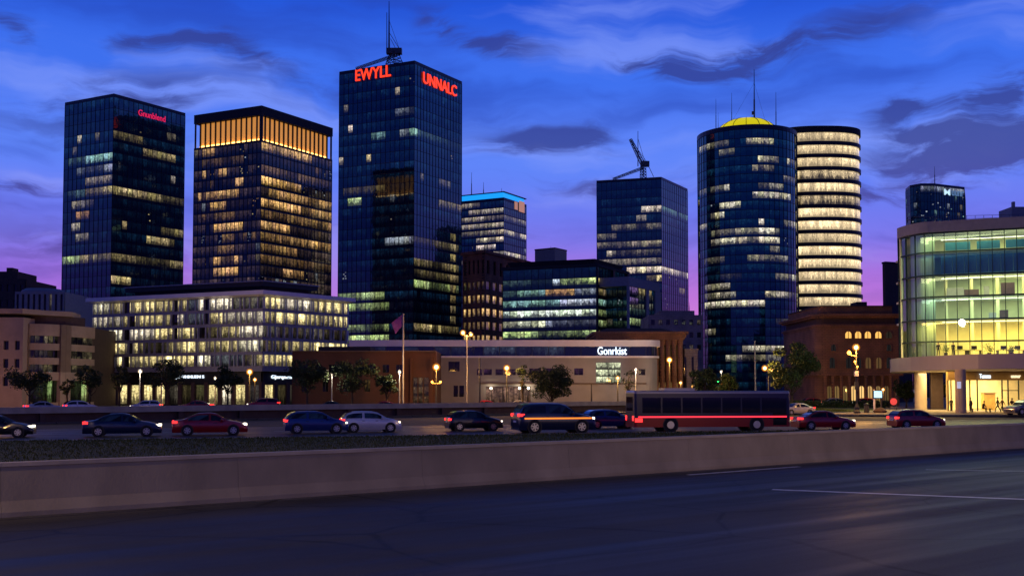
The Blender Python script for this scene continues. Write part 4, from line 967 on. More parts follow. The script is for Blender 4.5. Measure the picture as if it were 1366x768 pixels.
wall_holes(oj, DJ, xj0, xj1, GZ, zj(477), [(598, 613, 482, 495, 'window', K0, 2, 1), (636, 643, 492, 500, 'window', dim, 1, 1), (645, 656, 492, 500, 'window', dim, 1, 1), (661, 671, 492, 500, 'window', dim, 1, 1), (672, 688, 492, 500, 'window', dim, 2, 1), (690, 701, 492, 500, 'window', dim, 1, 1), (706, 722, 491, 500, 'window', dim, 2, 1), (724, 750, 491, 500, 'window', dim, 2, 1), (766, 778, 491, 500, 'window', dim, 2, 1), (795, 828, 483, 511, 'window', (.75, .8, .5), 4, 3), (852, 861, 492, 500, 'window', K0, 1, 1),
    (605, 611, 514, 529, 'door', K0, 1, 1), (612.5, 619, 514, 529, 'door', K0, 1, 1), (648, 708, 515, 560, 'garage_opening', (.22, .12, .08), 8, 1)], M['white_stucco'])
mb = MB(); 
for i in range(1, 8):
    a, b = jpoly(0)[i], jpoly(0)[i + 1]; mb.face([(a.x, a.y, GZ), (b.x, b.y, GZ), (b.x, b.y, zj(477)), (a.x, a.y, zj(477))])
mb.build('corner_wall', M['white_stucco'], oj)
slabpoly(oj, 'core', inset([Vector((xj0, DJ)), Vector((xj1, DJ)), Vector((xj1, DJ + 26)), Vector((xj0, DJ + 26))], .9), GZ, zj(455), M['dark_brown'])
mb = MB(); mb.beam((XD(640, DJ), DJ), (xj1, DJ), zj(512), zj(510.6), 0, .2); mb.build('lower_ledge', M['dark_brown'], oj)
text(oj, 'Gonrkist', (XD(797, DJ), DJ, zj(473)), (1, 0), (0, -1), zj(462.5) - zj(473), XD(836, DJ) - XD(797, DJ), M['white_sign'], bold=.012, depth=.2)

# --- K: red brick building
DK = 152
def zk(y): return P(CX, y, DK).z
ok_ = thing('brick_building', 'low dark red brick building with tall glass doors behind the trees', 'building', (XD(480, DK), DK, GZ))
wall_holes(ok_, DK, XD(391, DK), XD(580, DK), GZ, zk(469), [(551, 557, 503, 540, 'glass_door', (.10, .06, .03), 1, 3), (558, 564, 503, 540, 'glass_door', (.12, .07, .03), 1, 3), (565, 572, 503, 540, 'glass_door', (.08, .04, .02), 1, 3)] + [(x, x + 9, 486, 497, 'window', K0, 2, 1) for x in (402, 420, 438, 456, 474, 492, 510, 528)] + [(x, x + 8, 506, 522, 'window', (.05, .03, .01) if x in (486,) else K0, 2, 1) for x in (402, 430, 458, 486, 514)], M['brick'], rec=.35)
slabpoly(ok_, 'core', [Vector((XD(391, DK), DK + .8)), Vector((XD(580, DK), DK + .8)), Vector((XD(580, DK), DK + 11)), Vector((XD(391, DK), DK + 11))], GZ, zk(469.5), M['brick'])
for xx, nm in ((391, 'side_wall'), (580, 'side_wall')):
    x_ = XD(xx, DK); mb = MB(); mb.box(x_ - .15, x_ + .15, DK + .02, DK + 11, GZ, zk(469.2)); mb.build(nm, M['brick'], ok_)
mb = MB(); mb.box(XD(390, DK), XD(581, DK), DK - .25, DK + 11.2, zk(469), zk(467.6)); mb.build('roof_coping', M['dark_brown'], ok_)
mb = MB(); mb.box(XD(419, DK), XD(490, DK), DK + 3, DK + 9, zk(467.6), zk(461)); mb.build('roof_plant', M['roofdark'], ok_)
for x in (547, 574): 
    mb = MB(); mb.box(XD(x, DK), XD(x + 3, DK), DK - .3, DK - .003, GZ, zk(478)); mb.build('pilaster', M['brick'], ok_)

# --- L: classical stone building right of the hall
DL = 195
def zl(y, D=DL): return P(CX, y, D).z
ol = thing('columned_building', 'brown stone building with tall columns between the pale hall and round tower', 'building', (XD(880, DL), DL, GZ))
x0_, x1_ = XD(796, DL), XD(913, DL)
mb = MB(); mb.box(x0_, x1_, DL + 1.6, DL + 20, GZ, zl(453)); mb.build('wall', M['hallstone'], ol)
for i, (dz, ov) in enumerate(((0, .1), (.55, .35), (1.0, .7))):
    mb = MB(); mb.box(x0_ - ov, x1_ + ov, DL - ov, DL + 20, zl(453) + dz, zl(453) + dz + (.55 if i == 0 else .45)); mb.build('cornice', M['hallstone'], ol)
mb = MB(); mb.hexa([(x0_, DL + .6), (x1_ - 1.5, DL + .6), (x1_ - 1.5, DL + 19), (x0_, DL + 19)], zl(453) + 1.45, zl(437), top=[(x0_ + 2, DL + 2), (x1_ - 4, DL + 2), (x1_ - 4, DL + 17), (x0_ + 2, DL + 17)]); mb.build('roof', M['dark_brown'], ol)
for px in (876, 884, 892, 900, 908):
    mb = MB(); xx = XD(px, DL); mb.lathe((xx, DL + .7, GZ), [(.62, 0), (.62, .5), (.48, .6), (.42, zl(456) - GZ - .6), (.6, zl(455.5) - GZ), (.6, zl(453) - GZ)], 14); mb.build('column', M['hallstone'], ol, smooth=False)
for px in (880, 888, 896, 904):
    w_ = MB(); a, b = XD(px - 1.8, DL), XD(px + 1.8, DL)
    for (q0, q1, s_) in ((GZ + 1, GZ + 4.2, .18), (GZ + 5.4, zl(460), .02)):
        w_.face([(a, DL + 1.59, q0), (b, DL + 1.59, q0), (b, DL + 1.59, q1), (a, DL + 1.59, q1)], 0, (s_, s_ * .6, s_ * .2, 1), [(px, 0), (px + 1, 0), (px + 1, 3), (px, 3)])
    w_.build('window', M['shop_glass'], ol)
mb = MB(); mb.box(XD(913, DL) + .7, XD(936, DL), DL + 4, DL + 18, GZ, zl(466)); o = None
o2 = thing('pale_annex', 'narrow pale stone annex right of the columned building', 'building', (XD(925, DL), DL + 4, GZ))
mb.build('wall', M['paleblock'], o2); mb = MB(); mb.box(XD(913, DL) + .6, XD(937, DL), DL + 3.8, DL + 18.1, zl(466), zl(464)); mb.build('cornice', M['paleblock'], o2)
for px in (919, 929):
    w_ = MB(); a, b = XD(px - 1.5, DL), XD(px + 1.5, DL); q0, q1 = GZ + 3, zl(475); w_.face([(a, DL + 3.98, q0), (b, DL + 3.98, q0), (b, DL + 3.98, q1), (a, DL + 3.98, q1)], 0, (.0, .0, .0, 1), [(0, 0), (1, 0), (1, 3), (0, 3)]); w_.build('window', M['shop_glass'], o2)
DB = 245
o3 = thing('pale_block', 'pale concrete block with setback top behind the columned building', 'building', (XD(905, DB), DB, GZ))
windows(o3, (XD(866, DB), DB), (XD(938, DB), DB), zl(470, DB), zl(420, DB), 7, 3, .5, .42, M['paleblock'], lambda i, j: (.05, .04, .03, 1) if (i * 3 + j) % 5 == 0 else (0, 0, 0, 1), .3)
mb = MB(); mb.box(XD(866, DB), XD(938, DB), DB + .5, DB + 16, GZ, zl(420, DB) - .01); mb.box(XD(866, DB), XD(938, DB), DB, DB + .5, GZ, zl(470, DB)); mb.box(XD(884, DB), XD(930, DB), DB + 3, DB + 14, zl(420, DB), zl(413, DB)); mb.build('core', M['paleblock'], o3)
mast(o3, (XD(926, DB), DB + 6, zl(413, DB)), 2.2, .08)

# --- O: brown hall with arched windows
DO = 200
def zo(y): return P(CX, y, DO).z
oo = thing('arched_hall', 'brown stone hall with curved corner and four small glowing arched windows', 'building', (XD(1145, DO), DO, GZ))
xo0, xo1 = XD(1104, DO), XD(1199, DO)
crvO = [Vector((xo0 - 2.0 * cos(a), DO + 2.0 - 2.0 * sin(a))) for a in [i * pi / 2 / 6 for i in range(7)]]
def opoly(o=0): return inset([Vector((xo0 - 2.0, DO + 24))] + crvO + [Vector((xo1, DO)), Vector((xo1, DO + 24))], -o)
slabpoly(oo, 'wall', opoly(0), GZ, zo(432), M['hallstone'])
for (ya, yb, ov) in ((437, 435, .15), (435, 433.5, .35)): slabpoly(oo, 'string_course', opoly(ov), zo(ya), zo(yb), M['hallstone'])
slabpoly(oo, 'attic', opoly(-.4), zo(432), zo(424), M['dark_brown'])
slabpoly(oo, 'cornice', opoly(.35), zo(424), zo(421.5), M['hallstone']); slabpoly(oo, 'cornice', opoly(.8), zo(421.5), zo(418.5), M['hallstone'])
slabpoly(oo, 'roof', opoly(-.8), zo(418.5), zo(408.5), M['hallstone']); slabpoly(oo, 'roof_edge', opoly(-.6), zo(408.5), zo(407), M['dark_brown'])
slabpoly(oo, 'lower_cornice', opoly(.6), zo(501), zo(498), M['hallstone'])
mb = MB(); mb.box(XD(1158, DO), XD(1172, DO), DO + 6, DO + 10, zo(407), zo(399)); mb.build('chimney_block', M['dark_brown'], oo)
def archwin(root, cx, D, zb, w_, h_, col, name='arched_window'):
    mb = MB(); pts = [(cx - w_ / 2, zb), (cx + w_ / 2, zb)] + [(cx + w_ / 2 * cos(a), zb + h_ - w_ / 2 + w_ / 2 * sin(a)) for a in [i * pi / 8 for i in range(9)]]
    mb.face([(x, D - .02, z) for x, z in pts], 0, (*col, 0), [(x, z) for x, z in pts])
    o = 1.22
    pin = [(x, z) for x, z in pts]; pout = [(cx + (x - cx) * o, zb + (z - zb) * 1.12 - .08) for x, z in pts]
    for k in range(len(pts)):
        k2 = (k + 1) % len(pts); a, b, c_, d_ = pin[k], pin[k2], pout[k2], pout[k]
        mb.face([(a[0], D - .2, a[1]), (b[0], D - .2, b[1]), (c_[0], D - .2, c_[1]), (d_[0], D - .2, d_[1])], 1)
        mb.face([(a[0], D - .02, a[1]), (b[0], D - .02, b[1]), (b[0], D - .2, b[1]), (a[0], D - .2, a[1])], 1); mb.face([(d_[0], D - .2, d_[1]), (c_[0], D - .2, c_[1]), (c_[0], D, c_[1]), (d_[0], D, d_[1])], 1)
    mb.beam((cx - .05, D), (cx + .05, D), zb, zb + h_, .05, .12, 2)
    mb.build(name, [M['shop_glass'], M['hallstone'], M['mullion_black']], root)
for px in (1132, 1145, 1158, 1172): archwin(oo, XD(px, DO), DO, zo(451), 1.15, 1.25, (1.2, .62, .14))
archwin(oo, XD(1186, DO), DO, zo(451), 1.15, 1.25, (.02, .015, .01))
for px in (1110, 1132, 1145, 1158, 1172, 1186): archwin(oo, XD(px, DO), DO, zo(491), 1.0, 2.0, (.10, .055, .02) if px in (1158, 1172) else (.01, .01, .01))
for px in (1112, 1186): archwin(oo, XD(px, DO), DO, zo(468), .9, 1.2, (.01, .01, .01))
for k, px in enumerate((1100, 1110, 1121, 1132, 1143, 1154, 1165, 1176, 1187)):
    mb = MB(); mb.lathe((XD(px, DO), DO - .45, GZ), [(.4, 0), (.4, .3), (.32, .4), (.28, zo(502) - GZ - .3), (.4, zo(501.2) - GZ), (.4, zo(501) - GZ)], 10); mb.build('column', M['hallstone'], oo)
for k, px in enumerate((1105.5, 1115.5, 1126.5, 1137.5, 1148.5, 1159.5, 1170.5, 1181.5)):
    s_ = (.12, .2, .15, .95, 1.1, .6, .25, .1)[k]; archwin(oo, XD(px, DO), DO - .005, GZ + .4, .9, 3.2, (s_, s_ * .6, s_ * .2), 'arcade_window')

# ================================================================== R: glass hall at right
ORr = (XD(1300, 145), 145, GZ)
gr = thing('glass_hall', 'lit curved glass building over a pale ring canopy and columns at right', 'building', ORr)
gl = [Vector((XD(1201, 190), 190)), Vector((XD(1201, 160), 160))]
for i in range(9):
    t = i / 8 * pi / 2; gl.append(Vector((XD(1201, 157) + 2.4 * (1 - cos(t)), 157 - 6.5 * sin(t))))
xr = XD(1700, 140)
gl.append(Vector((XD(1500, 141), 141.5))); gl.append(Vector((xr, 139)))
HR = P(1240, 297, 150).z; ZR = [7.45, 9.6, 12.6, 15.75, 18.7, 21.9, 24.55]
cg = clearglass('hall_glass', (.84, .95, .84), .10)
for k in range(len(ZR) - 1):
    mb = MB()
    for i in range(len(gl) - 1): a, b = gl[i], gl[i + 1]; mb.face([(a.x, a.y, ZR[k]), (b.x, b.y, ZR[k]), (b.x, b.y, ZR[k + 1]), (a.x, a.y, ZR[k + 1])])
    mb.build('glazing', cg, gr)
mb = MB()
for i in range(len(gl) - 1):
    a, b = gl[i], gl[i + 1]
    for z in ZR: mb.beam(a, b, z - .11, z + .11, -.1, .12)
    L_ = (b - a).length; k = max(1, round(L_ / 1.52)); u = (b - a) / L_
    if 2 <= i < 10: k = 1 if i % 2 == 0 else 0
    for j in range(k): c_ = a + u * (L_ * j / k); mb.beam(c_ - u * .05, c_ + u * .05, ZR[0], ZR[-1], -.1, .1)
mb.build('mullion_grid', mat('hall_mullion', (.015, .03, .03), .4, .5, bump=0), gr)
ghin = [Vector((p.x + .3, p.y + .35)) for p in gl[1:]]; ghback = [Vector((xr, 158)), Vector((XD(1199, 160) + .5, 162))]
intw = mat('interior_wall', (.62, .58, .36), .8, var=.15, scale=.5, bump=0); intw2 = mat('interior_teal_wall', (.52, .60, .46), .8, var=.15, scale=.5, bump=0); dslab = mat('floor_slab', (.5, .5, .42), .8, bump=0)
for z in (ZR[0], ZR[2], ZR[3], ZR[4], ZR[5]):
    slabpoly(gr, 'floor_slab', ghin + ghback, z - .14, z + .14, dslab)
curt = MB()
for i in range(1, 9): curt.beam(gl[i + 1] + Vector((.5, .6)) , gl[i + 2] + Vector((.5, .6)), ZR[0] + .2, ZR[6] - .1, -.06, 0)
curt.beam((XD(1199, 178) + .6, 178), gl[1] + Vector((.5, .6)), ZR[0] + .2, ZR[6] - .1, -.06, 0)
curt.build('curtain', mat('pale_curtain', (.35, .42, .34), .9, var=.35, scale=.9, bump=0, stretch=(6, 6, .15)), gr)
bw = MB(); bw.beam((XD(1203, 156), 156), (xr, 152), ZR[0], ZR[-1], -.3, 0); bw.build('inner_wall', intw, gr)
mb = MB(); mb.beam((XD(1203, 156), 155.7), (xr, 151.7), ZR[3] + .14, ZR[5] - .14, 0, .05); mb.build('teal_wall', intw2, gr)
blind = mat('blue_blind', (.03, .16, .26), .7, var=.1, bump=0)
a_, b_ = gl[-3], gl[-2]; u, n = wall_uv(a_, b_)
for (z0_, z1_, t0, t1, o_) in [(ZR[4] + .25, ZR[5] - .55, .03, 1.0, 0)]:
    k = 17
    for j in range(k):
        p = a_ + u * (1.0 + 1.52 * j); mb = MB(); mb.beam(p, p + u * 1.44, z0_, z1_, -.35, -.3); mb.build('blind', blind, gr)
for j, (s0, wd) in enumerate(((1.6, 3.2), (5.6, 2.9), (9.2, 3.0), (13, 2.2), (16, 3), (20, 3))):
    p = a_ + u * s0; mb = MB(); mb.beam(p, p + u * wd, ZR[5] + .25, ZR[5] + 1.35, -.8, -.7); mb.build('screen', blind, gr)
for k in range(16):      # inner columns and partitions give the rooms depth
    p = a_ + u * (1.5 + 3.3 * k) - n * 3.4
    mb = MB(); mb.tube((p.x, p.y, ZR[0] + .1), (p.x, p.y, ZR[5]), .22, n=10); mb.build('inner_column', intw, gr)
rnd = random.Random(12)
for (z0_, zt_, num) in ((ZR[3], ZR[4], 12), (ZR[2], ZR[3], 14)):
    for k in range(num):
        p = a_ + u * rnd.uniform(1, 34) - n * rnd.uniform(2, 5); w_ = rnd.uniform(.6, 2.4); h_ = rnd.uniform(.7, 1.7)
        mb = MB(); mb.beam(p, p + u * w_, z0_ + .14, z0_ + .14 + h_, -.5, 0); mb.build('cabinet', rnd.choice((M['grey_panel'], M['dark_brown'], intw)), gr)
litstrip = emat('ceiling_strip', (1, .95, .7), 3.0, False)
for (z, dd, num) in ((ZR[2] - .2, 2.5, 3), (ZR[4] - .25, 2.5, 2), (ZR[3] - .25, 2.5, 2), (ZR[6] - .7, 2.5, 2)):
    p = a_ + u * 1.0 - n * dd; mb = MB(); mb.beam(p, p + u * 40, z - .05, z, 0, .3); mb.build('ceiling_light', litstrip, gr)
def area(parent, loc, sx, sy, e, col, rot=(0, 0, 0), name='room_light'):
    l = bpy.data.lights.new(name, 'AREA'); l.shape = 'RECTANGLE'; l.size = sx; l.size_y = sy; l.energy = e; l.color = col
    o = link(bpy.data.objects.new(name, l)); o.location = Vector(loc) - ORI[parent.name] if parent else loc; o.rotation_euler = rot; o.parent = parent; return o
def point(parent, loc, e, col, r=.3, name='lamp_light'):
    l = bpy.data.lights.new(name, 'POINT'); l.energy = e; l.color = col; l.shadow_soft_size = r
    o = link(bpy.data.objects.new(name, l)); o.location = Vector(loc) - ORI[parent.name] if parent else loc; o.parent = parent; return o
xc = XD(1340, 150)
for z, e, col in ((ZR[2] - .35, 6500, (1, .68, .16)), (ZR[3] - .35, 2300, (.78, 1, .66)), (ZR[4] - .35, 2700, (1, .95, .42)), (ZR[5] - .35, 260, (.35, .8, .9)), (ZR[6] - .5, 3000, (.95, 1, .45))):
    area(gr, (xc, 149.0, z), 34, 5, e, col)
# roof
rfp = [Vector((p.x - .25, p.y - .25)) for p in gl] + [Vector((xr, 190))]
slabpoly(gr, 'roof', rfp, ZR[6] + .12, HR + .2, M['grey_panel'])
mb = MB()
for k in range(46):
    p = Vector((XD(1212, 152) + k * 1.1, 151.5 - k * .18)); mb.tube((p.x, p.y, HR + .2), (p.x, p.y, HR + 1.0), .03, n=4)
mb.tube((XD(1212, 152), 151.5, HR + 1.0), (XD(1212, 152) + 50, 151.5 - 8.2, HR + 1.0), .03, n=4); mb.tube((XD(1212, 152), 151.5, HR + .6), (XD(1212, 152) + 50, 151.5 - 8.2, HR + .6), .03, n=4)
mb.build('roof_railing', M['steel'], gr)
mb = MB(); mb.box(XD(1354, 150), XD(1400, 150), 150, 154, HR + .2, HR + 2.2); mb.box(XD(1358, 150), XD(1361, 150), 150.5, 151, HR + 2.2, HR + 3.0); mb.build('plant_box', M['grey_panel'], gr)
# ring canopy
ring = [Vector((XD(1192, 168), 168)), Vector((XD(1187.5, 160), 160)), Vector((XD(1187, 156), 156)), Vector((XD(1190, 152), 152)), Vector((XD(1199, 148), 148)), Vector((XD(1215, 143.5), 143.5)), Vector((XD(1240, 139), 139)), Vector((XD(1270, 135), 135)), Vector((XD(1305, 131.5), 131.5)), Vector((XD(1366, 128.5), 128.5)), Vector((XD(1450, 126), 126)), Vector((xr, 125)), Vector((xr, 168))]
canopy = mat('canopy_cladding', (.27, .25, .28), .6, var=.08, scale=.4, bump=.03)
slabpoly(gr, 'ring_canopy', ring, 5.5, 7.3, canopy)
for (px, D, r) in ((1230, 152, .80), (1284, 131.5, .63), (1410, 130.5, .63)):
    mb = MB(); mb.lathe((XD(px, D), D + .7, GZ + .1), [(r, 0), (r, 5.5 - GZ - .1)], 28); mb.build('canopy_column', M['concrete'], gr, smooth=True)
# ground floor behind the canopy
warm = mat('shop_interior_wall', (.75, .62, .35), .8, var=.2, scale=.7, bump=0)
gx0, gx1 = XD(1264, 146), XD(1420, 146)
sx_ = XD(1262, 156); mb = MB(); mb.hexa([(gx0 - .2, 146), (gx0, 146), (sx_ + .2, 156), (sx_, 156)], GZ + .1, 5.5); mb.box(sx_, gx1, 156, 156.2, GZ + .1, 5.5); mb.build('shop_wall', warm, gr)
mb = MB(); mb.box(XD(1241, 157), sx_ - .05, 157, 157.4, GZ, 5.5); mb.box(XD(1240, 157), XD(1241.5, 157), 156.6, 157, GZ + .1, 5.5); mb.build('lobby_wall', M['dark_brown'], gr)
mb = MB(); mb.box(gx0, gx1, 145.7, 146.0, 4.3, 5.5); mb.build('shop_fascia', mat('shop_fascia_brown', (.16, .10, .05), .6, bump=.05), gr)
sg = clearglass('shopfront_glass', (.97, .97, .92), .06)
frames = (1264, 1268, 1293, 1303, 1336, 1344, 1358, 1380, 1420)
for k in range(len(frames) - 1):
    x0, x1 = XD(frames[k], 146), XD(frames[k + 1], 146)
    mb = MB(); mb.face([(x0, 146, GZ + .1), (x1, 146, GZ + .1), (x1, 146, 4.3), (x0, 146, 4.3)], 0)
    mb.box(x0 - .07, x0 + .07, 145.92, 146.08, GZ + .1, 4.3, 1)
    if k in (4, 5): mb.box(x0 + .07, x1 - .07, 145.94, 146.06, 2.9, 3.0, 1)
    mb.build('shopfront_pane', [sg, M['mullion_black']], gr)
text(gr, 'Tummn', (XD(1304, 146), 145.7, 4.55), (1, 0), (0, -1), .6, XD(1319, 146) - XD(1304, 146), M['white_sign'], bold=.02, depth=.08)
text(gr, 'unnur', (XD(1346, 146), 145.7, 4.6), (1, 0), (0, -1), .35, XD(1359, 146) - XD(1346, 146), emat('warm_sign', (1, .8, .5), 1.3), bold=.02, depth=.08)
cnt = thing('shop_counter', 'tall tan display counter seen inside the bright shop behind the glass', 'counter', (XD(1325, 150), 150, GZ + .1))
mb = MB(); mb.box(XD(1312, 150), XD(1327, 150), 150, 151, GZ + .1, 2.6); mb.build('body', mat('tan_panel', (.5, .30, .08), .6, bump=0), cnt)
mb = MB(); mb.box(XD(1311, 150), XD(1328, 150), 149.8, 151.1, 2.6, 2.7); mb.build('top', M['beige'], cnt)
area(gr, ((gx0 + gx1) / 2 - 3, 150.5, 5.3), 13, 8, 4200, (1, .78, .36))
area(gr, (XD(1325, 141), 140, 5.4), 16, 6, 1300, (1, .62, .16), name='soffit_light')
area(gr, (XD(1236, 147), 147, 5.4), 9, 5, 1100, (1, .58, .14), name='soffit_light')
# bright flood lamp inside the glass hall
fl = thing('hanging_lamp', 'very bright round lamp hanging behind the upper lobby glass of the lit building', 'lamp')
pl = P(1283, 430, 147); mb = MB(); mb.ball(pl, .42, 14); mb.build('globe', emat('flood_globe', (1, .95, .7), 14, False), fl); mb = MB(); mb.tube(pl + Vector((0, 0, .4)), (pl.x, pl.y, ZR[2] + .05 if pl.z < ZR[2] else ZR[3] - .1), .04, n=5); mb.build('stem', M['steel'], fl)
# plants and desks at the first-floor window
def desk(px, lab):
    D = 147.5; x = XD(px, D); t = thing('desk', lab, 'desk', (x, D, ZR[0] + .14), group='desks behind the first floor glass')
    mb = MB(); mb.box(x - .9, x + .9, D - .35, D + .35, ZR[0] + .84, ZR[0] + .9); mb.build('desktop', M['dark_brown'], t)
    for sx in (-.8, .8): mb = MB(); mb.box(x + sx - .03, x + sx + .03, D - .3, D + .3, ZR[0] + .14, ZR[0] + .84); mb.build('leg', M['post'], t)
    mb = MB(); mb.box(x - .4, x + .35, D - .05, D, ZR[0] + 1.0, ZR[0] + 1.5); mb.box(x - .04, x + .04, D, D + .05, ZR[0] + .9, ZR[0] + 1.1); mb.build('monitor', M['black_plastic'], t)
desk(1281, 'desk with monitor, second from the left behind the lobby glass'); desk(1300, 'desk with monitor left of the leafy plant in the lobby'); desk(1339, 'desk with monitor right of the leafy plant in the lobby'); desk(1358, 'desk with monitor nearest the right edge behind the lobby glass')
def potplant(px, s, lab):
    D = 147; x = XD(px, D); z = ZR[0] + .14; t = thing('potted_plant', lab, 'plant', (x, D, z), group='potted plants behind the first floor glass'); r_ = random.Random(int(px))
    mb = MB(); mb.lathe((x, D, z), [(.2, 0), (.28, .4), (.24, .4), (.02, .36)], 12); mb.build('pot', M['post'], t)
    mb = MB()
    for k in range(160):
        c = Vector((x, D, z + .5)) + Vector((r_.gauss(0, .28 * s), r_.gauss(0, .28 * s), abs(r_.gauss(.4, .3 * s)))); d = Vector((r_.uniform(-1, 1), r_.uniform(-1, 1), r_.uniform(-.3, 1))).normalized() * .22; e = d.orthogonal().normalized() * .05
        mb.face([c - e, c + d * .5 - e * 1.2, c + d, c + d * .5 + e * 1.2])
    mb.build('leaves', M['leaf'], t)
potplant(1262, .8, 'small potted plant nearest the left end of the lobby glass'); potplant(1320, 1.2, 'large leafy potted plant behind the lobby glass above the shop'); potplant(1350, .8, 'small potted plant near the right edge behind the lobby glass')

# ================================================================== STREET LAMPS
def lamp_post(name, label, x, y, h, kind='amber', zb=GZ, power=900, arm=0.0, globe=.34, double=False, low=None, post=None):
    t = thing(name, label, 'street lamp', (x, y, zb), group='street lamps along the upper street')
    post = post or M['post']; col = (1, .47, .10) if kind == 'amber' else (1, .86, .62); em = M['sodium'] if kind == 'amber' else M['whitelamp']
    mb = MB(); mb.lathe((x, y, zb), [(.2, 0), (.2, .35), (.11, .6), (.065, h), (.02, h + .02)], 10); mb.build('post', post, t)
    heads = [(-arm, 0), (arm, -.25)] if double else [(arm, 0)]
    for k, (ax, dz_) in enumerate(heads):
        hz = zb + h + .15 + dz_
        mb = MB()
        if abs(ax) > .01: mb.tube((x, y, zb + h - .25), (x + ax, y, hz - .1), .04, n=6)
        mb.lathe((x + ax, y, hz + globe * .9), [(globe * .95, 0), (globe * .6, .14), (.04, .22)], 12)
        b_ = mb.build('lamp_head', post, t)
        mb = MB(); rg = globe * (1.25 if k == 0 or not double else 1.0); mb.ball((x + ax, y, hz + globe * .25), rg, 16); gb_ = mb.build('globe', M['shell_amber'] if kind == 'amber' else M['shell_white'], t, smooth=True)
        mb = MB(); mb.ball((x + ax, y, hz + globe * .25), rg * .55, 12); mb.build('bulb', M['bulb_amber'] if kind == 'amber' else em, gb_, smooth=True)
    point(t, (x + heads[0][0], y - .7, zb + h + .1), power * (2.0 if zb > 0 else 1), col, globe)
    if low:
        for (ax, hz) in low:
            mb = MB(); mb.tube((x, y, zb + hz), (x + ax, y, zb + hz), .03, n=5); mb.ball((x + ax, y, zb + hz + .18), .16, 10); mb.build('side_lantern', [M['sodium']], t)
    return t
def pole_at(px, py, D): p = P(px, py, D); return p.x, D, p.z - GZ
x, y, h = pole_at(623, 446, 150); lamp_post('street_lamp', 'tallest amber street lamp, in front of the brown stone office', x, y, h, power=700, double=True, arm=.55, post=M['post_pale'], globe=.33)
x, y, h = pole_at(333, 498, 172); lamp_post('street_lamp', 'amber street lamp in front of the fin clad office shops', x, y, h, power=1400, globe=.42)
x, y, h = pole_at(582, 492, 146); lamp_post('street_lamp', 'amber street lamp with two low lanterns at the brick building corner', x, y, h, power=1700, globe=.42, low=[(-.55, h - 1.9), (.55, h - 1.9)])
x, y, h = pole_at(676, 493, 150); lamp_post('street_lamp', 'amber street lamp in front of the pale hall left of the round tree', x, y, h, power=1100, globe=.38)
x, y, h = pole_at(893, 482, 176); lamp_post('street_lamp', 'amber street lamp in front of the stone columns', x, y, h, power=2200, globe=.42)
x, y, h = pole_at(1025, 493, 170); lamp_post('street_lamp', 'twin headed amber street lamp below the blue round tower', x, y, h, power=1300, globe=.40, double=True, arm=.55)
x, y, h = pole_at(1142, 467, 130); 
orn = lamp_post('ornate_street_lamp', 'tall ornate lamp post with a bright amber globe on the plaza edge', x, y, h, zb=GZ + .1, power=2600, globe=.36)
for (dxx, dz_) in ((-.85, -.35), (-.15, -1.4), (.1, -2.0)):
    mb = MB(); mb.tube((x, y, h + dz_ - .2), (x + dxx, y, h + dz_), .04, n=6); mb.ball((x + dxx, y, h + dz_ + .2), .24 if dxx < -.5 else .14, 10); mb.build('side_lantern', M['sodium'], orn)
mb = MB(); mb.lathe((x, y, GZ + .1), [(.42, 0), (.42, .25), (.3, .4), (.3, .7), (.17, 1.0), (.1, 1.2)], 10); mb.build('base', M['post'], orn)
mb = MB(); mb.box(x - .2, x + .2, y - .2, y + .2, GZ + 2.9, GZ + 3.8); mb.build('control_box', M['post'], orn); mb = MB(); mb.box(x - .22, x + .2, y - .2, y + .2, h - 2.9, h - 2.3); mb.build('banner_box', M['white_metal'], orn)
for (px, py, D, pw, lab) in ((187, 497, 180, 500, 'white street lamp hanging left of the shop lettering'), (287, 506, 174, 60, 'small white lamp just left of the amber lamp by the shops'), (443, 501, 146, 160, 'white street lamp before the left half of the brick building'), (533, 498, 146, 260, 'white street lamp before the right half of the brick building'), (848, 495, 160, 300, 'white street lamp by the glowing wall at the end of the pale hall')):
    x, y, h = pole_at(px, py, D); lamp_post('street_lamp', lab, x, y, h, 'white', power=pw, globe=.2 if px not in (187,) else .3, post=M['post_pale'])
for (px, py, D, pw, lab) in ((824, 506, 158, 900, 'low amber lamp under the lit window of the pale hall'), (908, 512, 182, 400, 'low amber lamp at the foot of the stone columns'), (961, 514, 185, 300, 'low amber lamp at the foot of the blue round tower'), (340, 508, 168, 120, 'low amber lamp just right of the amber lamp by the shops'), (1178, 521, 190, 260, 'low amber lamp before the arcade of the arched hall')):
    x, y, h = pole_at(px, py, D); lamp_post('low_lamp', lab, x, y, h, power=pw, globe=.26)
x, y, h = pole_at(-22, 470, 158); lamp_post('street_lamp', 'unseen amber street lamp added beyond the left edge to light the beige office', x, y, h, power=4500, globe=.4)  # unseen lamp, added to warm the front of the beige office
# garage lamps on the pale hall
for k, px in enumerate((655, 693, 705)):
    p = P(px, 517.5, DJ - .25); t = thing('wall_lamp', ('white wall lamp over the garage opening, %s' % ('nearest the slender tree', 'middle one of three', 'nearest the round tree')[k]), 'lamp', tuple(p), group='wall lamps on the pale hall')
    mb = MB(); mb.ball(p, .19, 10); mb.build('globe', M['whitelamp'], t); mb = MB(); mb.box(p.x - .08, p.x + .08, p.y + .1, p.y + .25, p.z - .1, p.z + .1); mb.build('bracket', M['steel'], t); point(t, p + Vector((0, -.5, 0)), 60, (1, .8, .5), .2)
x, y, h = pole_at(958, 508, 172); t = thing('traffic_signal', 'green lit traffic signal below the left side of the blue round tower', 'traffic light', (x, y, GZ))
mb = MB(); mb.tube((x, y, GZ), (x, y, GZ + h), .07, n=8); mb.build('post', M['post'], t); mb = MB(); mb.box(x - .18, x + .18, y - .15, y + .15, GZ + h - .9, GZ + h + .3); hs = mb.build('housing', M['black_plastic'], t)
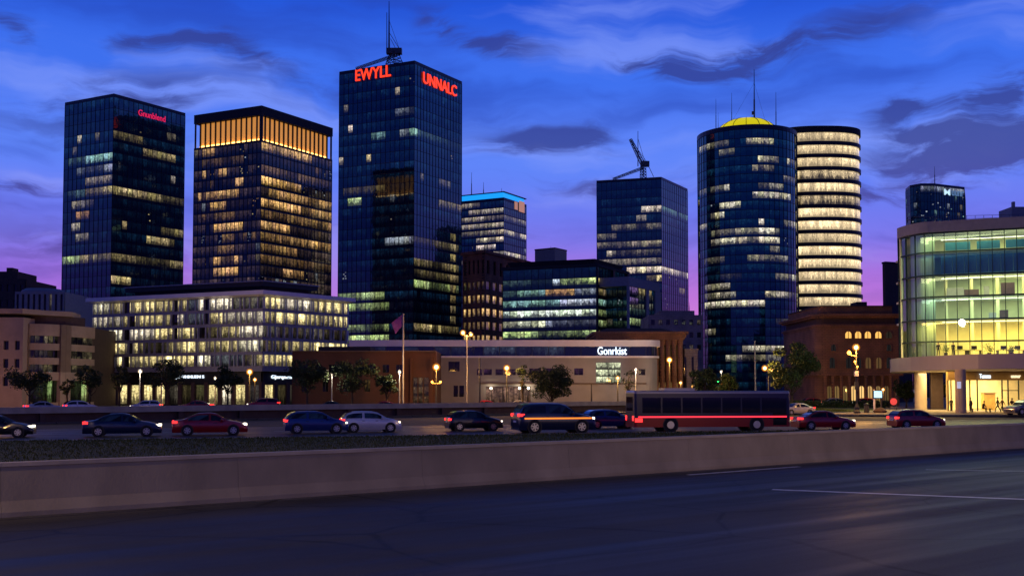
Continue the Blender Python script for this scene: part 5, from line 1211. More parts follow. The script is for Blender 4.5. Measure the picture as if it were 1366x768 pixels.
mb = MB(); mb.tube((x, y - .16, GZ + h), (x, y - .2, GZ + h), .17, n=12); mb.build('lens', emat('green_signal', (.1, 1, .35), 4), hs); point(t, (x, y - .6, GZ + h), 120, (.1, 1, .3), .2)
x, y, h = pole_at(962, 497, 190); lamp_post('street_lamp', 'pale green street lamp before the base of the blue round tower', x, y, h, 'white', power=200, globe=.2, post=M['post_pale'])
# bare poles
for (px, py, D, lab, m_) in ((216, 474, 165, 'tall bare grey pole in front of the fin clad office', 'post_pale'), (1007, 455, 160, 'tall grey pole in front of the blue round tower', 'post_pale'), (640, 478, 140, 'thin dark pole left of the slender tree', 'post'), (789, 513, 150, 'short dark pole in front of the lit window', 'post')):
    x, y, h = pole_at(px, py, D); t = thing('pole', lab, 'pole', (x, y, GZ)); mb = MB(); mb.tube((x, y, GZ), (x, y, GZ + h), .13, .07, 8); mb.build('shaft', M[m_], t); mb = MB(); mb.ball((x, y, GZ + h), .12, 8); mb.build('cap', M[m_], t)
x, y, h = pole_at(538, 418, 148); t = thing('flagpole', 'pale flagpole with a drooping purple flag', 'flagpole', (x, y, GZ))
mb = MB(); mb.tube((x, y, GZ), (x, y, GZ + h), .15, .09, 8); mb.build('pole', M['post_pale'], t)
mb = MB()
for i in range(6):
    for j in range(6):
        def fp(i, j): u_ = i / 6; v_ = j / 6; return (x - .1 - 1.5 * u_ * (1 - .35 * v_), y + .12 * sin(6 * u_ + 3 * v_), GZ + h - .1 - 1.2 * u_ - 1.6 * v_ * (1 - .1 * u_))
        mb.face([fp(i, j), fp(i + 1, j), fp(i + 1, j + 1), fp(i, j + 1)])
mb.build('flag', mat('purple_flag', (.16, .03, .22), .8, bump=0), t)
# unseen lamps of both roads, added outside the picture to light barrier and parapet
for (x, y, lab) in ((-24, 14, 'unseen tall sodium lamp on the near road, left beyond the picture'), (36, 26, 'unseen tall sodium lamp on the near road, right beyond the picture'), (-62, 84, 'unseen tall sodium lamp on the far carriageway, left beyond the picture'), (92, 92, 'unseen tall sodium lamp on the far carriageway, right beyond the picture')):
    t = lamp_post('road_lamp', lab, x, y, 9.5, zb=0, power=9000 if x < 60 else 3500, globe=.3)
    for ch in t.children:
        if ch.type == 'LIGHT': ch.data.color = (1, .62, .27)

# ================================================================== CARS
def make_car(kind, pm, label, cat='car', lights=True):
    t = thing('parked_car' if not lights else 'car', label, cat, (0, 0, 0))
    if kind == 'hatch':
        st = [(-2.06, .60, .50), (-2.04, .86, .7), (-1.98, 1.00, .84), (-1.86, 1.16, .80), (-1.66, 1.34, .72), (-1.3, 1.44, .66), (-.6, 1.48, .66), (.05, 1.46, .65), (.4, 1.38, .66), (.75, 1.18, .72), (1.08, .99, .8), (1.5, .91, .80), (1.85, .80, .74), (2.02, .66, .62), (2.06, .5, .5)]; wins = [(3, 6), (6, 9)]; ws = (8, 10); rs = (2, 5); wb = (-1.28, 1.28); belt = .93
    elif kind == 'sedan':
        st = [(-2.3, .6, .5), (-2.28, .82, .7), (-2.2, .94, .8), (-1.7, 1.0, .8), (-1.45, 1.08, .74), (-1.1, 1.27, .66), (-.7, 1.40, .63), (0, 1.43, .63), (.35, 1.37, .64), (.75, 1.14, .7), (1.1, .95, .79), (1.6, .88, .79), (2.05, .76, .73), (2.25, .62, .6), (2.3, .5, .5)]; wins = [(4, 7), (7, 9)]; ws = (8, 10); rs = (4, 6); wb = (-1.38, 1.42); belt = .90
    else:
        st = [(-2.3, .7, .55), (-2.28, 1.0, .76), (-2.22, 1.15, .82), (-2.1, 1.4, .78), (-1.95, 1.6, .72), (-1.5, 1.68, .70), (-.6, 1.71, .70), (.2, 1.69, .69), (.55, 1.6, .69), (.9, 1.36, .74), (1.15, 1.14, .82), (1.6, 1.08, .84), (2.05, .96, .8), (2.25, .8, .66), (2.3, .6, .55)]; wins = [(3, 6), (6, 9)]; ws = (8, 10); rs = (2, 5); wb = (-1.4, 1.42); belt = 1.08
    W = .88 if kind != 'suv' else .94; zb = .2
    rings = []
    for (x, zt_, wr) in st:
        ex = min(1, (2.42 - abs(x)) / .35) if kind != 'hatch' else min(1, (2.16 - abs(x)) / .3); w_ = W * (.80 + .20 * max(0, ex) ** .5)
        bl_ = min(belt + .02 * (x < 0), zt_ - .05); gh = zt_ > belt + .12
        wr_ = wr if gh else w_ * .88
        z2 = zt_ - .06 if gh else zt_ - .02
        rings.append([(x, 0, zb), (x, w_ * .9, zb), (x, w_ * .99, zb + .16), (x, w_, (zb + bl_) / 2 + .06), (x, w_ * .965, bl_), (x, wr_ + (w_ * .965 - wr_) * .06, z2), (x, wr_ * .86, zt_), (x, 0, zt_ + .015)])
    mb = MB(); K = len(rings[0])
    for sgn in (1, -1):
        b0 = len(mb.v)
        for r in rings:
            for p in r: mb.v.append(Vector((p[0], p[1] * sgn, p[2])))
        for i in range(len(rings) - 1):
            for k in range(K - 1):
                fc = [b0 + i * K + k, b0 + i * K + k + 1, b0 + (i + 1) * K + k + 1, b0 + (i + 1) * K + k]
                if sgn == 1: fc = fc[::-1]
                mb.f.append(fc); mb.m.append(1 if k == 0 else 0); mb.lit.append((0, 0, 0, 0)); mb.uv.append(None)
        for i, rv in ((0, sgn == 1), (len(rings) - 1, sgn == -1)):
            fc = [b0 + i * K + k for k in range(K)]
            mb.f.append(fc[::-1] if rv else fc); mb.m.append(0); mb.lit.append((0, 0, 0, 0)); mb.uv.append(None)
    body = mb.build('body', [pm, M['black_plastic']], t, smooth=True)
    body.data.set_sharp_from_angle(angle=radians(38)) if hasattr(body.data, 'set_sharp_from_angle') else None
    # side glass
    def sidept(i, f, sgn, o=.012):
        a = Vector(rings[i][4]); b = Vector(rings[i][5]); p = a.lerp(b, f); return Vector((p.x, (p.y + o) * sgn, p.z + o * .3))
    for sgn in (1, -1):
        for (i0, i1) in wins:
            mb = MB(); idx = list(range(i0, i1 + 1))
            for a, b in zip(idx[:-1], idx[1:]):
                pa, pb_, pc, pd = sidept(a, .10, sgn), sidept(b, .10, sgn), sidept(b, .86, sgn), sidept(a, .86, sgn)
                if a == i0: s_ = .12 if i0 != wins[0][0] else .3; pa = pa.lerp(pb_, s_); pd = pd.lerp(pc, s_)
                if b == i1: s_ = .12 if i1 != wins[-1][1] else .25; pb_ = pb_.lerp(pa, s_); pc = pc.lerp(pd, s_)
                mb.face([pa, pb_, pc, pd] if sgn < 0 else [pd, pc, pb_, pa])
            mb.build('side_window', M['carglass'], t)
    def toppt(i, f, o=.012):
        a = Vector(rings[i][6]); return Vector((a.x, a.y * f, a.z + o))
    for (i0, i1), nm, dx_ in ((ws, 'windscreen', .015), (rs, 'rear_window', -.015)):
        mb = MB()
        for a in range(i0, i1):
            q0, q1 = (toppt(a, .95), toppt(a + 1, .95))
            if a == i0: q0 = q0.lerp(q1, .12)
            if a == i1 - 1: q1 = q1.lerp(q0, .12)
            off_ = Vector((dx_, 0, 0.006)); m0 = Vector((q0.x, -q0.y, q0.z)); m1 = Vector((q1.x, -q1.y, q1.z))
            mb.face([m0 + off_, m1 + off_, q1 + off_, q0 + off_])
        mb.build(nm, M['carglass'], t)
    wr_ = .33 if kind != 'suv' else .38
    for wx in wb:
        for sgn in (1, -1):
            mb = MB(); mb.tube((wx, sgn * (W - .3), wr_), (wx, sgn * (W + .004), wr_), wr_ + .05, n=20); mb.build('wheel_arch', M['black_plastic'], t)
            wh = MB(); prof = [(wr_ * .62, -.11), (wr_ * .95, -.11), (wr_, -.08), (wr_, .08), (wr_ * .95, .11), (wr_ * .66, .115), (wr_ * .62, .09)]
            k0 = len(wh.v); wh.lathe((0, 0, 0), prof, 24)
            for v in wh.v: v.x, v.y, v.z = v.x + wx, v.z * sgn + sgn * (W - .07), v.y + wr_
            tyre = wh.build('wheel', M['tyre'], t)
            rm = MB(); yy = sgn * (W + .02); rm.tube((wx, sgn * (W - .03), wr_), (wx, sgn * (W - .02), wr_), wr_ * .64, n=20, m=1); rm.tube((wx, sgn * (W), wr_), (wx, yy + sgn * .012, wr_), .06, n=8)
            for s_ in range(6):
                a = s_ * pi / 3 + wx; d = Vector((cos(a), 0, sin(a))); e = Vector((-sin(a), 0, cos(a))) * .035; c = Vector((wx, yy, wr_))
                rm.face([c + d * .04 - e, c + d * wr_ * .6 - e * 1.4, c + d * wr_ * .6 + e * 1.4, c + d * .04 + e])
            rm.lathe((0, 0, 0), [(wr_ * .55, 0), (wr_ * .66, 0), (wr_ * .66, -.03), (wr_ * .55, 0)], 24)
            for v in rm.v[-24 * 4:]: v.x, v.y, v.z = v.x + wx, v.z * sgn + yy, v.y + wr_
            rm.build('rim', [M['rim'], M['black_plastic']], tyre)
    fx = st[-2][0]; rx = st[1][0]; hz = .68 if kind != 'suv' else .84; tz = .86 if kind != 'suv' else 1.05
    for sgn in (1, -1):
        mb = MB(); y0, y1 = sorted((sgn * W * .52, sgn * W * .91)); mb.hexa([(fx - .28, y0), (fx + .03, y0), (fx - .02, y1), (fx - .28, y1)] if sgn > 0 else [(fx - .28, y0), (fx - .02, y0), (fx + .03, y1), (fx - .28, y1)], hz - .06, hz + .07)
        mb.box(fx - .40, fx - .1, *sorted((sgn * W * .93, sgn * W * .965)), hz - .04, hz + .06)
        mb.build('headlight', M['head'] if lights else M['rim'], t)
        mb = MB(); mb.box(rx - .02, rx + .10, y0, y1, tz - .09, tz + .08); mb.box(rx + .0, rx + .30, *sorted((sgn * W * .90, sgn * (W * .955 + .01))), tz - .08, tz + .07); mb.build('tail_light', M['tail'], t)
        mb = MB(); mx = st[wins[-1][1]][0] - .05; mb.ball((mx, sgn * (W + .08), belt + .06), .1, 10, sz=.8); mb.tube((mx, sgn * (W - .1), belt + .02), (mx, sgn * (W + .04), belt + .05), .03, n=6); mb.build('mirror', pm, t)
        mb = MB()
        for dxh in (-.62, .32): mb.box(dxh - .09, dxh + .09, *sorted((sgn * W * .985, sgn * (W + .012))), belt - .13, belt - .10)
        mb.build('door_handle', M['black_plastic'], t)
    mb = MB(); mb.box(st[-1][0] - .02, st[-1][0] + .02, -W * .5, W * .5, .32, .52); mb.build('grille', M['black_plastic'], t)
    mb = MB(); mb.box(st[0][0] - .02, st[0][0] + .02, -.26, .26, .62, .73); mb.build('number_plate', M['white_metal'], t)
    return t
YAW = radians(16)
def put(t, px, ybase, z=0, yaw=YAW, s=1):
    p = G(px, ybase, z); t.location = (p.x, p.y, z); t.rotation_euler = (0, 0, yaw); t.scale = (s, s, s); ORI[t.name] = Vector(t.location)
GRP = 'cars driving on the far carriageway'
def car(kind, colr, label, px, yb, z=0, yaw=YAW, grp=GRP, lights=True, s=1):
    t = make_car(kind, PAINT[colr], label, lights=lights); t['group'] = grp; put(t, px, yb, z, yaw, s); return t
hatch = car('hatch', 'black', 'small black hatchback with bright rims, sharpest car on the far road', 632, 574)
white = car('hatch', 'white', 'white hatchback just right of the blue hatchback', 494, 576, s=1.02)
car('hatch', 'blue', 'deep blue hatchback close behind the white car', 421, 577.5, s=1.05)
car('sedan', 'red', 'red saloon with lit headlights between the dark saloon and the blue hatchback', 280, 580, s=1.05)
car('sedan', 'navy', 'dark navy saloon with lit headlights left of the red saloon', 164, 581.5, s=1.05)
car('sedan', 'black', 'black saloon cut by the left edge with red tail lights', -6, 583, s=1.0)
suv_ = car('suv', 'navy', 'dark blue off-roader with an added amber glow strip beside the bus', 738, 577, s=1.22)
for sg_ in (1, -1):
    mb = MB(); mb.box(-2.0, 2.0, *sorted((sg_ * .945, sg_ * .965)), .82, .90); o = mb.build('added_glow_strip', M['trail_glow_amber']); o.parent = suv_  # added amber glow, stands for the light trail along the flank
car('hatch', 'blue', 'blue hatchback half hidden between the off-roader and the bus', 812, 571)
car('sedan', 'red', 'red saloon just right of the bus front', 1098, 572.5, yaw=radians(10), s=1.0)
car('hatch', 'red', 'red hatchback driving alone furthest along the road below the plaza', 1222, 571, yaw=radians(10), s=1.0)
# ---- bus
def make_bus():
    t = thing('bus', 'dark blue city bus with a red lower band and an added glowing red side strip', 'bus', (0, 0, 0)); Lb, Wb, Hb = 11.8, 1.25, 2.95
    def rr(o, r=.18, n=4):
        pts = []; 
        for cx, cy, a0 in ((Lb / 2 - r, Wb - r, 0), (-Lb / 2 + r, Wb - r, pi / 2), (-Lb / 2 + r, -Wb + r, pi), (Lb / 2 - r, -Wb + r, 3 * pi / 2)):
            for k in range(n + 1): a = a0 + k * pi / 2 / n; pts.append((cx + (r + o) * cos(a), cy + (r + o) * sin(a)))
        return pts
    bb = PAINT['navy']
    mb = MB(); mb.hexa(rr(0), .95, Hb - .2); mb.build('body', bb, t)
    mb = MB(); mb.hexa(rr(.012), .34, .95); mb.build('lower_band', PAINT['red'], t)
    mb = MB(); mb.hexa(rr(0), Hb - .2, Hb - .08); mb.hexa(rr(0), Hb - .08, Hb, top=rr(-.12)); mb.box(-3.5, -1.2, -.7, .7, Hb, Hb + .2); mb.build('roof', PAINT['silver'], t)
    for sgn in (1, -1):
        for k in range(7):
            x0 = -5.3 + k * 1.5; mb = MB(); y = sgn * (Wb + .004); a = [(x0, y, 1.35), (x0 + 1.38, y, 1.35), (x0 + 1.38, y, 2.45), (x0, y, 2.45)]
            mb.face(a if sgn < 0 else a[::-1], 0, (.02, .02, .03, 1), [(x0, 0), (x0 + 1.4, 0), (x0 + 1.4, 1.1), (x0, 1.1)]); mb.build('side_window', M['carglass'], t)
        for wx in (-3.2, 3.3):
            mb = MB(); mb.tube((wx, sgn * (Wb - .4), .5), (wx, sgn * (Wb + .016), .5), .58, n=22); mb.build('wheel_arch', M['black_plastic'], t)
            mb = MB(); mb.tube((wx, sgn * (Wb - .3), .5), (wx, sgn * (Wb + .03), .5), .5, n=24); w_ = mb.build('wheel', M['tyre'], t)
            mb = MB(); mb.tube((wx, sgn * (Wb), .5), (wx, sgn * (Wb + .045), .5), .27, n=18); mb.build('rim', M['rim'], w_)
        mb = MB(); mb.box(-5.6, 5.6, *sorted((sgn * (Wb + .013), sgn * (Wb + .03))), 1.02, 1.12); mb.build('added_glow_strip', M['trail_glow_red'], t)  # added red glow, stands for the tail light trail
        mb = MB(); mb.box(-Lb / 2 - .02, -Lb / 2 + .04, *sorted((sgn * .75, sgn * 1.12)), .8, 1.15); mb.box(-Lb / 2 + .05, -Lb / 2 + .6, *sorted((sgn * (Wb + .01), sgn * (Wb + .04))), .7, .98); mb.build('tail_light', M['tail'], t)
        mb = MB(); mb.box(Lb / 2 - .04, Lb / 2 + .02, *sorted((sgn * .7, sgn * 1.1)), .65, .85); mb.build('headlight', M['head'], t)
    mb = MB(); mb.box(Lb / 2 - .01, Lb / 2 + .008, -1.05, 1.05, 1.15, 2.6); mb.build('windscreen', M['carglass'], t)
    mb = MB(); mb.box(-Lb / 2 - .008, -Lb / 2 + .01, -.9, .9, 1.5, 2.5); mb.build('rear_window', M['carglass'], t)
    mb = MB(); mb.box(4.55, 5.6, -Wb - .015, -Wb, .45, 2.4); mb.build('door', M['carglass'], t)
    return t
bus = make_bus(); put(bus, 944, 574.5, 0, radians(9), 1.0)
# ---- cars of the upper street
G2 = 'cars on the upper street behind the parapet'
car('sedan', 'silver', 'pale parked saloon nearest the left edge behind the parapet', 58, 550, GZ, radians(38), G2, False)
car('hatch', 'white', 'white parked hatchback behind the parapet left of the shops', 107, 549, GZ, radians(38), G2, False)
for (px, k_, c_, D, lab) in ((196, 'hatch', 'white', 150, 'white hatchback in front of the leftmost shop windows'), (262, 'sedan', 'red', 150, 'red saloon before the shop with white lettering'), (352, 'suv', 'red', 158, 'red off-roader by the amber lamp before the shops'), (440, 'sedan', 'black', 140, 'black saloon before the left end of the brick building'), (512, 'sedan', 'red', 140, 'red saloon before the brick building doors'), (645, 'sedan', 'red', 153, 'red saloon before the garage, left one'), (690, 'sedan', 'silver', 153, 'silver saloon before the garage, right one')):
    t = make_car(k_, PAINT[c_], lab); t['group'] = G2; t.location = (XD(px, D), D, GZ); t.rotation_euler = (0, 0, radians(180 + 6))
car('sedan', 'silver', 'silver saloon turning beside the lawn right of the bus', 1062, 553, 0, radians(205), 'cars near the plaza', False)
car('suv', 'grey', 'dark grey off-roader cut by the right edge on the plaza', 1368, 553, GZ + .1, radians(200), 'cars near the plaza', False)
for (px, c_, lab) in ((1078, 'red', 'small distant car left of the arched hall'), (1108, 'silver', 'small distant silver car before the left end of the arcade'), (1150, 'red', 'small distant car before the brightest arcade window')):
    t = make_car('hatch', PAINT[c_], lab); t['group'] = 'cars before the arched hall'; t.location = (XD(px, 190), 190, GZ); t.rotation_euler = (0, 0, radians(184))

# ================================================================== TREES
def make_tree(name, label, h, cr, seed, nleaf=2600, trunk=.45, flat=.8, leaf=.34, slim=False, cat='tree'):
    r = random.Random(seed); t = thing(name, label, cat, (0, 0, 0))
    th_ = h * trunk; mb = MB(); mb.tube((0, 0, 0), (.05, 0, th_ * .55), .17, .13, 8); mb.tube((.05, 0, th_ * .55), (0, .05, th_), .13, .10, 8)
    tips = []
    for k in range(9 if not slim else 7):
        a = 2 * pi * k / (9 if not slim else 7) + r.uniform(-.3, .3); l = cr * r.uniform(.5, .85); z = th_ * r.uniform(.6, 1.0)
        p1 = Vector((l * .5 * cos(a), l * .5 * sin(a), z + h * r.uniform(.12, .25))); p2 = Vector((l * cos(a), l * sin(a), z + h * r.uniform(.2, .42)))
        mb.tube((0, 0, z), p1, .07, .045, 5); mb.tube(p1, p2, .045, .015, 5); tips += [p1, p2]
    mb.tube((0, .05, th_), (.1, 0, h * .9), .1, .02, 6); tips.append(Vector((0, 0, h * .85)))
    mb.build('trunk', M['bark'], t)
    zc = (th_ * .9 + h) / 2; rz_ = (h - th_ * .9) / 2
    clumps = []
    for k in range(26):
        d = Vector((r.gauss(0, 1), r.gauss(0, 1), r.gauss(0, 1))).normalized() * r.uniform(.35, .92); clumps.append((Vector((d.x * cr, d.y * cr, zc + d.z * rz_ * 1.0)), r.uniform(.22, .42) * cr))
    mb = MB()
    for k in range(nleaf):
        c, s_ = r.choice(clumps); d = Vector((r.gauss(0, 1), r.gauss(0, 1), r.gauss(0, 1))).normalized() * s_ * r.uniform(.3, 1.05) ** .5
        p = c + Vector((d.x, d.y, d.z * flat)); a = Vector((r.uniform(-1, 1), r.uniform(-1, 1), r.uniform(-.6, .6))).normalized() * leaf * r.uniform(.5, 1.2); b = a.cross(Vector((r.uniform(-1, 1), r.uniform(-1, 1), r.uniform(-1, 1)))).normalized() * leaf * .3
        mb.face([p - a * .5, p + b, p + a * .5, p - b])
    mb.build('crown', M['leaf'], t); return t
def tree(px, ytop, D, halfw, label, seed, zb=GZ, **k):
    h = P(px, ytop, D).z - zb; t = make_tree('street_tree', label, h, halfw / F * D, seed, **k); t.location = (XD(px, D), D, zb); t['group'] = 'street trees'; return t
tree(40, 486, 150, 28, 'broad dark tree before the beige office at far left', 1)
tree(120, 487, 155, 17, 'tree between the beige office and the fin clad office', 2, nleaf=2000)
tree(160, 486, 158, 14, 'sparse tree before the leftmost shops of the fin clad office', 3, nleaf=900)
tree(90, 500, 158, 10, 'small sparse tree right of the broad dark tree', 31, nleaf=600)
tree(222, 480, 158, 27, 'broad tree beside the tall bare grey pole', 4, nleaf=2600)
tree(304, 488, 158, 20, 'tree just left of the amber lamp before the shops', 5, nleaf=2200)
tree(410, 476, 144, 27, 'dark tree at the left corner of the brick building', 6, nleaf=3200)
tree(470, 478, 145, 32, 'broad dark tree before the middle of the brick building', 7, nleaf=3400)
tree(516, 496, 145, 15, 'small dark tree before the brick building near its doors', 8, nleaf=1600)
tree(697, 481, 150, 8, 'slender thin tree between two amber lamps before the pale hall', 9, nleaf=420, slim=True, leaf=.28)
tree(736, 486, 146, 33, 'round dense tree before the pale hall', 10, nleaf=6500, trunk=.28, leaf=.3)
tree(838, 489, 156, 10, 'thin tree left of the glowing wall at the end of the pale hall', 12, nleaf=350, slim=True, leaf=.26)
tree(940, 484, 160, 22, 'dark tree at the left foot of the blue round tower', 13, nleaf=3400, trunk=.3)
tree(972, 492, 178, 18, 'dark tree in front of the base of the blue round tower', 14, nleaf=2600, trunk=.3)
tree(1056, 456, 168, 38, 'largest dark tree between the blue tower and the arched hall', 15, nleaf=7500, trunk=.28, leaf=.36)
tree(1208, 503, 170, 16, 'dark tree under the left end of the ring canopy', 16, nleaf=2600, trunk=.25)
tree(1250, 506, 166, 13, 'dark tree under the ring canopy between its two columns', 17, nleaf=2200, trunk=.25)
# hedge in front of the arched hall
hd_ = thing('hedge', 'low clipped dark hedge between lawn and arched hall', 'hedge', (XD(1120, 178), 178, GZ)); mb = MB(); r = random.Random(7)
for k in range(5200):
    x = r.uniform(XD(1040, 178), XD(1186, 178)); y = 178 + r.uniform(-.7, .7); z = GZ + r.uniform(0, 1.15); a = Vector((r.uniform(-1, 1), r.uniform(-1, 1), r.uniform(-1, 1))).normalized() * .16; b = a.orthogonal().normalized() * .08
    p = Vector((x, y, z)); mb.face([p - a, p + b, p + a, p - b])
mb.build('foliage', M['leaf'], hd_)

# ================================================================== STREET FURNITURE
D = 134; x = XD(1170, D); t = thing('information_totem', 'slim totem with a glowing blue white screen beside the ornate lamp', 'sign', (x, D, GZ + .1))
for sx in (-.42, .42): mb = MB(); mb.box(x + sx - .09, x + sx + .09, D - .08, D + .08, GZ + .1, 3.05); mb.build('post', M['post'] if sx > 0 else M['white_metal'], t)
mb = MB(); mb.box(x - .55, x + .55, D - .15, D + .15, 2.0, 2.95); hb = mb.build('housing', M['black_plastic'], t)
mb = MB(); mb.box(x - .48, x + .48, D - .17, D - .15, 2.08, 2.88); mb.build('screen', mat('totem_screen', (.2, .4, .6), .3, emis=(.35, .7, 1), es=1.6, var=.5, scale=3, bump=0), hb)
mb = MB(); mb.lathe((x + .1, D - .5, GZ + .1), [(.75, 0), (.8, .25), (.45, .55), (.05, .65)], 14); mb.build('planter', M['dark_brown'], t)
x = XD(1155, 133); t = thing('litter_bin', 'dark litter bin on the pavement left of the totem', 'bin', (x, 133, GZ + .1)); mb = MB(); mb.lathe((x, 133, GZ + .1), [(.28, 0), (.3, .1), (.3, .9), (.24, .95)], 14); mb.build('body', M['post'], t); mb = MB(); mb.lathe((x, 133, GZ + 1.1), [(.33, 0), (.33, .08), (.05, .2)], 14); mb.build('lid', M['black_plastic'], t)
x = XD(1283, 130.6); t = thing('column_sign', 'small white rectangular sign on a thin post before the canopy column', 'sign', (x - .35, 130.6, GZ + .1))
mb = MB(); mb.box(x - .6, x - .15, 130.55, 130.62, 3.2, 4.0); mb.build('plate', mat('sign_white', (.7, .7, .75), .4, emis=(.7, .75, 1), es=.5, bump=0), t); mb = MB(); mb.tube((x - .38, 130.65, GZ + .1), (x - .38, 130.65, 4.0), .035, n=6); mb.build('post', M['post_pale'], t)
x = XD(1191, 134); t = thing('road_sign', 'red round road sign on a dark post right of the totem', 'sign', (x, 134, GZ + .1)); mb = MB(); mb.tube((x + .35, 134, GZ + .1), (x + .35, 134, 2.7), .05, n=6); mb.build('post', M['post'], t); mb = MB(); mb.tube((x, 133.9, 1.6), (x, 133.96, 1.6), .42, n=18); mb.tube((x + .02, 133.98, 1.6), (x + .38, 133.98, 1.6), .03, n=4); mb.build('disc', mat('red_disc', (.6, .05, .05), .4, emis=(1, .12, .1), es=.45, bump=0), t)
# bench
x = XD(1311, 137); t = thing('bench', 'dark bench before the bright shop with a person on it', 'bench', (x, 137, GZ + .1))
mb = MB(); mb.box(x - 1.6, x + 1.0, 136.8, 137.25, GZ + .50, GZ + .57); mb.build('seat', M['dark_brown'], t)
for sx in (-1.4, .8): mb = MB(); mb.box(x + sx - .04, x + sx + .04, 136.85, 137.2, GZ + .1, GZ + .50); mb.build('leg', M['post'], t)

# ================================================================== PEOPLE
skin = mat('skin', (.42, .24, .17), .6, bump=0, var=.05); hairm = mat('dark_hair', (.02, .013, .01), .6, bump=0)
def person(label, loc, rz, pose='stand', coat=(.02, .02, .03), trs=(.015, .017, .025), h=1.74, seed=0):
    t = thing('person', label, 'person', loc, rz, 'people on the plaza')
    S = h / 1.74; V = []; E = []; R = []
    def v(x, y, z, r): V.append((x * S, y * S, z * S)); R.append(r * S); return len(V) - 1
    sit = pose == 'sit'; hz = .52 if sit else .92
    pel = v(0, 0, hz, .135); sp_ = v(.0 if not sit else .04, 0, hz + .22, .125); ch = v(.02 if not sit else .10, 0, hz + .43, .145); nk = v(.02 if not sit else .13, 0, hz + .57, .055); hd0 = v(.03 if not sit else .16, 0, hz + .67, .085); hd1 = v(.035 if not sit else .17, 0, hz + .76, .088); E += [(pel, sp_), (sp_, ch), (ch, nk), (nk, hd0), (hd0, hd1)]
    for sg in (1, -1):
        hp = v(0, .09 * sg, hz - .04, .095)
        if sit: kn = v(.44, .11 * sg, .50, .065); an = v(.42, .12 * sg, .09, .045); to = v(.60, .13 * sg, .05, .04)
        elif pose == 'walk': f = .28 * sg; kn = v(f * .75 + .05, .09 * sg, .49, .065); an = v(f * 1.2 - .05, .09 * sg, .09, .045); to = v(f * 1.2 + .12, .10 * sg, .045, .04)
        else: kn = v(.02, .11 * sg, .49, .065); an = v(-.01, .12 * sg, .08, .045); to = v(.15, .15 * sg, .04, .04)
        E += [(pel, hp), (hp, kn), (kn, an), (an, to)]
        sh = v((.02 if not sit else .1), .19 * sg, hz + .47, .065); E.append((ch, sh))
        if sit: el_ = v(.16, .24 * sg, hz + .20, .048); wr = v(.38, .16 * sg, hz + .12, .032)
        elif pose == 'walk': el_ = v(-.12 * sg, .25 * sg, hz + .20, .048); wr = v(-.02 - .2 * sg, .24 * sg, hz - .03, .032)
        else: el_ = v(-.03, .25 * sg, hz + .19, .048); wr = v(.06, .26 * sg, hz - .05, .032)
        E += [(sh, el_), (el_, wr)]
        W_ = Vector(V[wr]); dn = (Vector(V[wr]) - Vector(V[el_])).normalized(); pa = W_ + dn * .07 * S; V.append(tuple(pa)); R.append(.03 * S); palm = len(V) - 1; E.append((wr, palm))
        side = Vector((1, 0, 0)) if not sit else Vector((0, 0, 1)); side = (side - dn * side.dot(dn)).normalized()
        for k, (o_, l_) in enumerate(((-.027, .065), (-.009, .08), (.009, .085), (.027, .075))):
            b = pa + side * o_ * S + dn * .02 * S; V.append(tuple(b)); R.append(.010 * S); i1 = len(V) - 1; c = b + dn * l_ * .55 * S; V.append(tuple(c)); R.append(.009 * S); i2 = len(V) - 1; d = c + dn * l_ * .45 * S + Vector((0, -sg, 0)) * .02 * S; V.append(tuple(d)); R.append(.008 * S); i3 = len(V) - 1; E += [(palm, i1), (i1, i2), (i2, i3)]
        b = W_ + dn * .03 * S + side * .035 * S; V.append(tuple(b)); R.append(.012 * S); i1 = len(V) - 1; c = b + dn * .035 * S + side * .02 * S; V.append(tuple(c)); R.append(.010 * S); i2 = len(V) - 1; E += [(palm, i1), (i1, i2)]
    me = bpy.data.meshes.new('body'); me.from_pydata(V, E, []); ob = bpy.data.objects.new('tmp', me); C.objects.link(ob)
    md = ob.modifiers.new('s', 'SKIN'); md.use_smooth_shade = True
    for i, r_ in enumerate(R): me.skin_vertices[0].data[i].radius = (r_, r_)
    me.skin_vertices[0].data[0].use_root = True
    sd = ob.modifiers.new('d', 'SUBSURF'); sd.levels = 1; bpy.context.view_layer.update()
    m2 = bpy.data.meshes.new_from_object(ob.evaluated_get(bpy.context.evaluated_depsgraph_get())); bpy.data.objects.remove(ob, do_unlink=True)
    cm_ = mat('coat_cloth', coat, .9, bump=.1); tm_ = mat('trouser_cloth', trs, .9, bump=.1); m2.materials.clear()
    for m_ in (skin, cm_, tm_, M['black_plastic']): m2.materials.append(m_)
    for p in m2.polygons:
        c = p.center / S; up = c.z > hz + .545; hand = False
        if sit: hand = c.x > .36 and c.z > hz + .03; leg = c.z < hz - .02 or (c.x > .2 and c.z < hz + .06)
        else: hand = abs(c.y) > .17 and c.z < hz - .04 and c.z > .5; leg = c.z < hz - .1
        p.material_index = 0 if (up or hand) else (3 if c.z < .09 else (2 if leg else 1))
    b = link(bpy.data.objects.new('body', m2)); b.parent = t
    hc = Vector(V[5]); hm = MB(); hm.ball((0, 0, 0), .108 * S, 12)
    hm.v = [Vector((v_.x * 1.02 + hc.x - .018 * S, v_.y * .9 + hc.y, v_.z * 1.05 + hc.z + .03 * S)) for v_ in hm.v]
    hm.f = [f for f in hm.f if sum(hm.v[i].z for i in f) / 4 > hc.z - .04 * S and not (sum(hm.v[i].x for i in f) / 4 > hc.x + .035 * S and sum(hm.v[i].z for i in f) / 4 < hc.z + .055 * S)]
    hm.m = [0] * len(hm.f); hm.lit = [(0, 0, 0, 0)] * len(hm.f); hm.uv = [None] * len(hm.f); ORI['__'] = Vector()
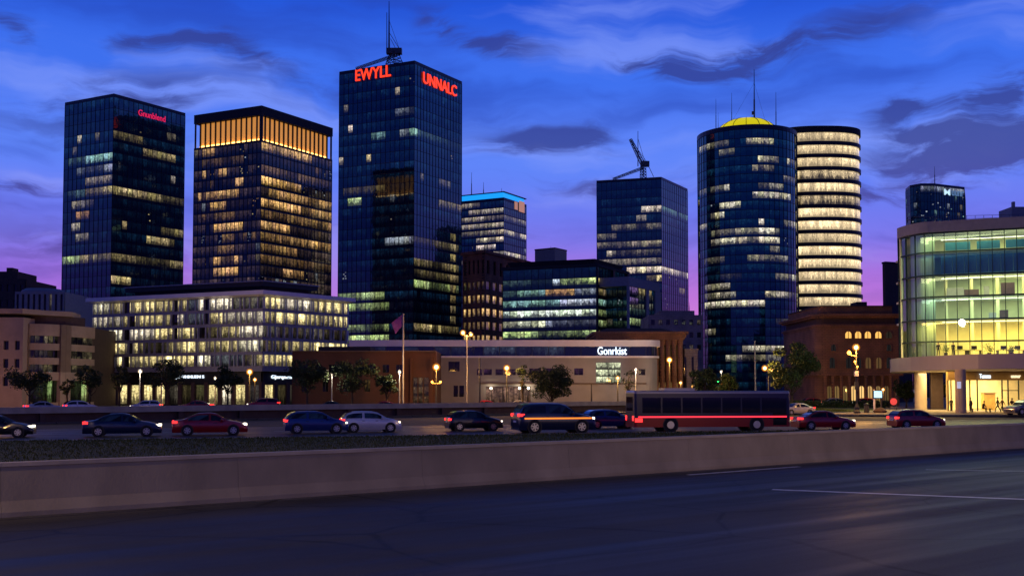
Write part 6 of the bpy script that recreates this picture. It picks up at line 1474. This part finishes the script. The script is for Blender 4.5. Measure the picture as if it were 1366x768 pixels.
    me_ = bpy.data.meshes.new('hair'); me_.from_pydata([tuple(v_) for v_ in hm.v], [], hm.f); me_.materials.append(hairm); ho = link(bpy.data.objects.new('hair', me_)); ho.parent = t
    fm = MB(); fx = hc.x + .088 * S
    fm.tube((fx - .01, 0, hc.z - .01 * S), (fx + .022 * S, 0, hc.z - .03 * S), .012 * S, .016 * S, 6)
    for sg in (1, -1): fm.ball((fx - .008, .033 * sg * S, hc.z + .005 * S), .012 * S, 8, 1); fm.ball((hc.x - .005, .092 * sg * S, hc.z - .015 * S), .022 * S, 8)
    fm.tube((fx - .006, -.022 * S, hc.z - .062 * S), (fx - .006, .022 * S, hc.z - .062 * S), .007 * S, n=6, m=2)
    me_ = bpy.data.meshes.new('face'); me_.from_pydata([tuple(v_) for v_ in fm.v], [], fm.f)
    for m_ in (skin, M['black_plastic'], mat('lips', (.3, .1, .09), .5, bump=0)): me_.materials.append(m_)
    me_.polygons.foreach_set('material_index', fm.m); fo_ = link(bpy.data.objects.new('face', me_)); fo_.parent = t
    return t
gz = GZ + .1
person('person in dark clothes standing right beside the near canopy column', (XD(1294, 134), 134, gz), radians(200))
person('person sitting on the bench before the bright shop', (XD(1310, 137), 136.95, gz), radians(-60), 'sit')
person('person in dark coat walking before the shop door, left one of the pair', (XD(1330, 137), 137, gz), radians(170), 'walk', h=1.8)
person('person in brown coat walking before the shop door, right one of the pair', (XD(1336, 139), 139, gz), radians(190), 'walk', (.07, .04, .03))
person('person in a dark red coat standing left of the grey off-roader', (XD(1349, 135), 135, gz), radians(250), 'stand', (.05, .012, .012), h=1.7)
person('person in shade standing left of the near canopy column', (XD(1268, 143), 143, gz), radians(280), 'stand', (.03, .02, .02), h=1.72)
for (px, lab, ps) in ((1252, 'person standing upstairs behind the left end of the lobby glass', 'stand'), (1272, 'person standing upstairs beside the second desk', 'walk')):
    person(lab, (XD(px, 147), 147, ZR[0] + .14), radians(260), ps)

# ================================================================== CAMERA / RENDER
cam = bpy.data.cameras.new('camera'); co = link(bpy.data.objects.new('camera', cam)); co.location = CAM
co.rotation_euler = (pi / 2 + PITCH, 0, 0); cam.sensor_width = 36; cam.lens = F / 1366 * 36; cam.shift_y = SH / 1366; cam.clip_end = 8000; cam.clip_start = .1
sc = bpy.context.scene; sc.camera = co
sc.view_settings.view_transform = 'Standard'; sc.view_settings.look = 'None'; sc.view_settings.exposure = 0; sc.view_settings.gamma = 1
sc.render.engine = 'CYCLES'; sc.cycles.use_denoising = True; sc.cycles.max_bounces = 6; sc.cycles.transparent_max_bounces = 8; sc.cycles.sample_clamp_indirect = 3
sc.cycles.use_adaptive_sampling = True
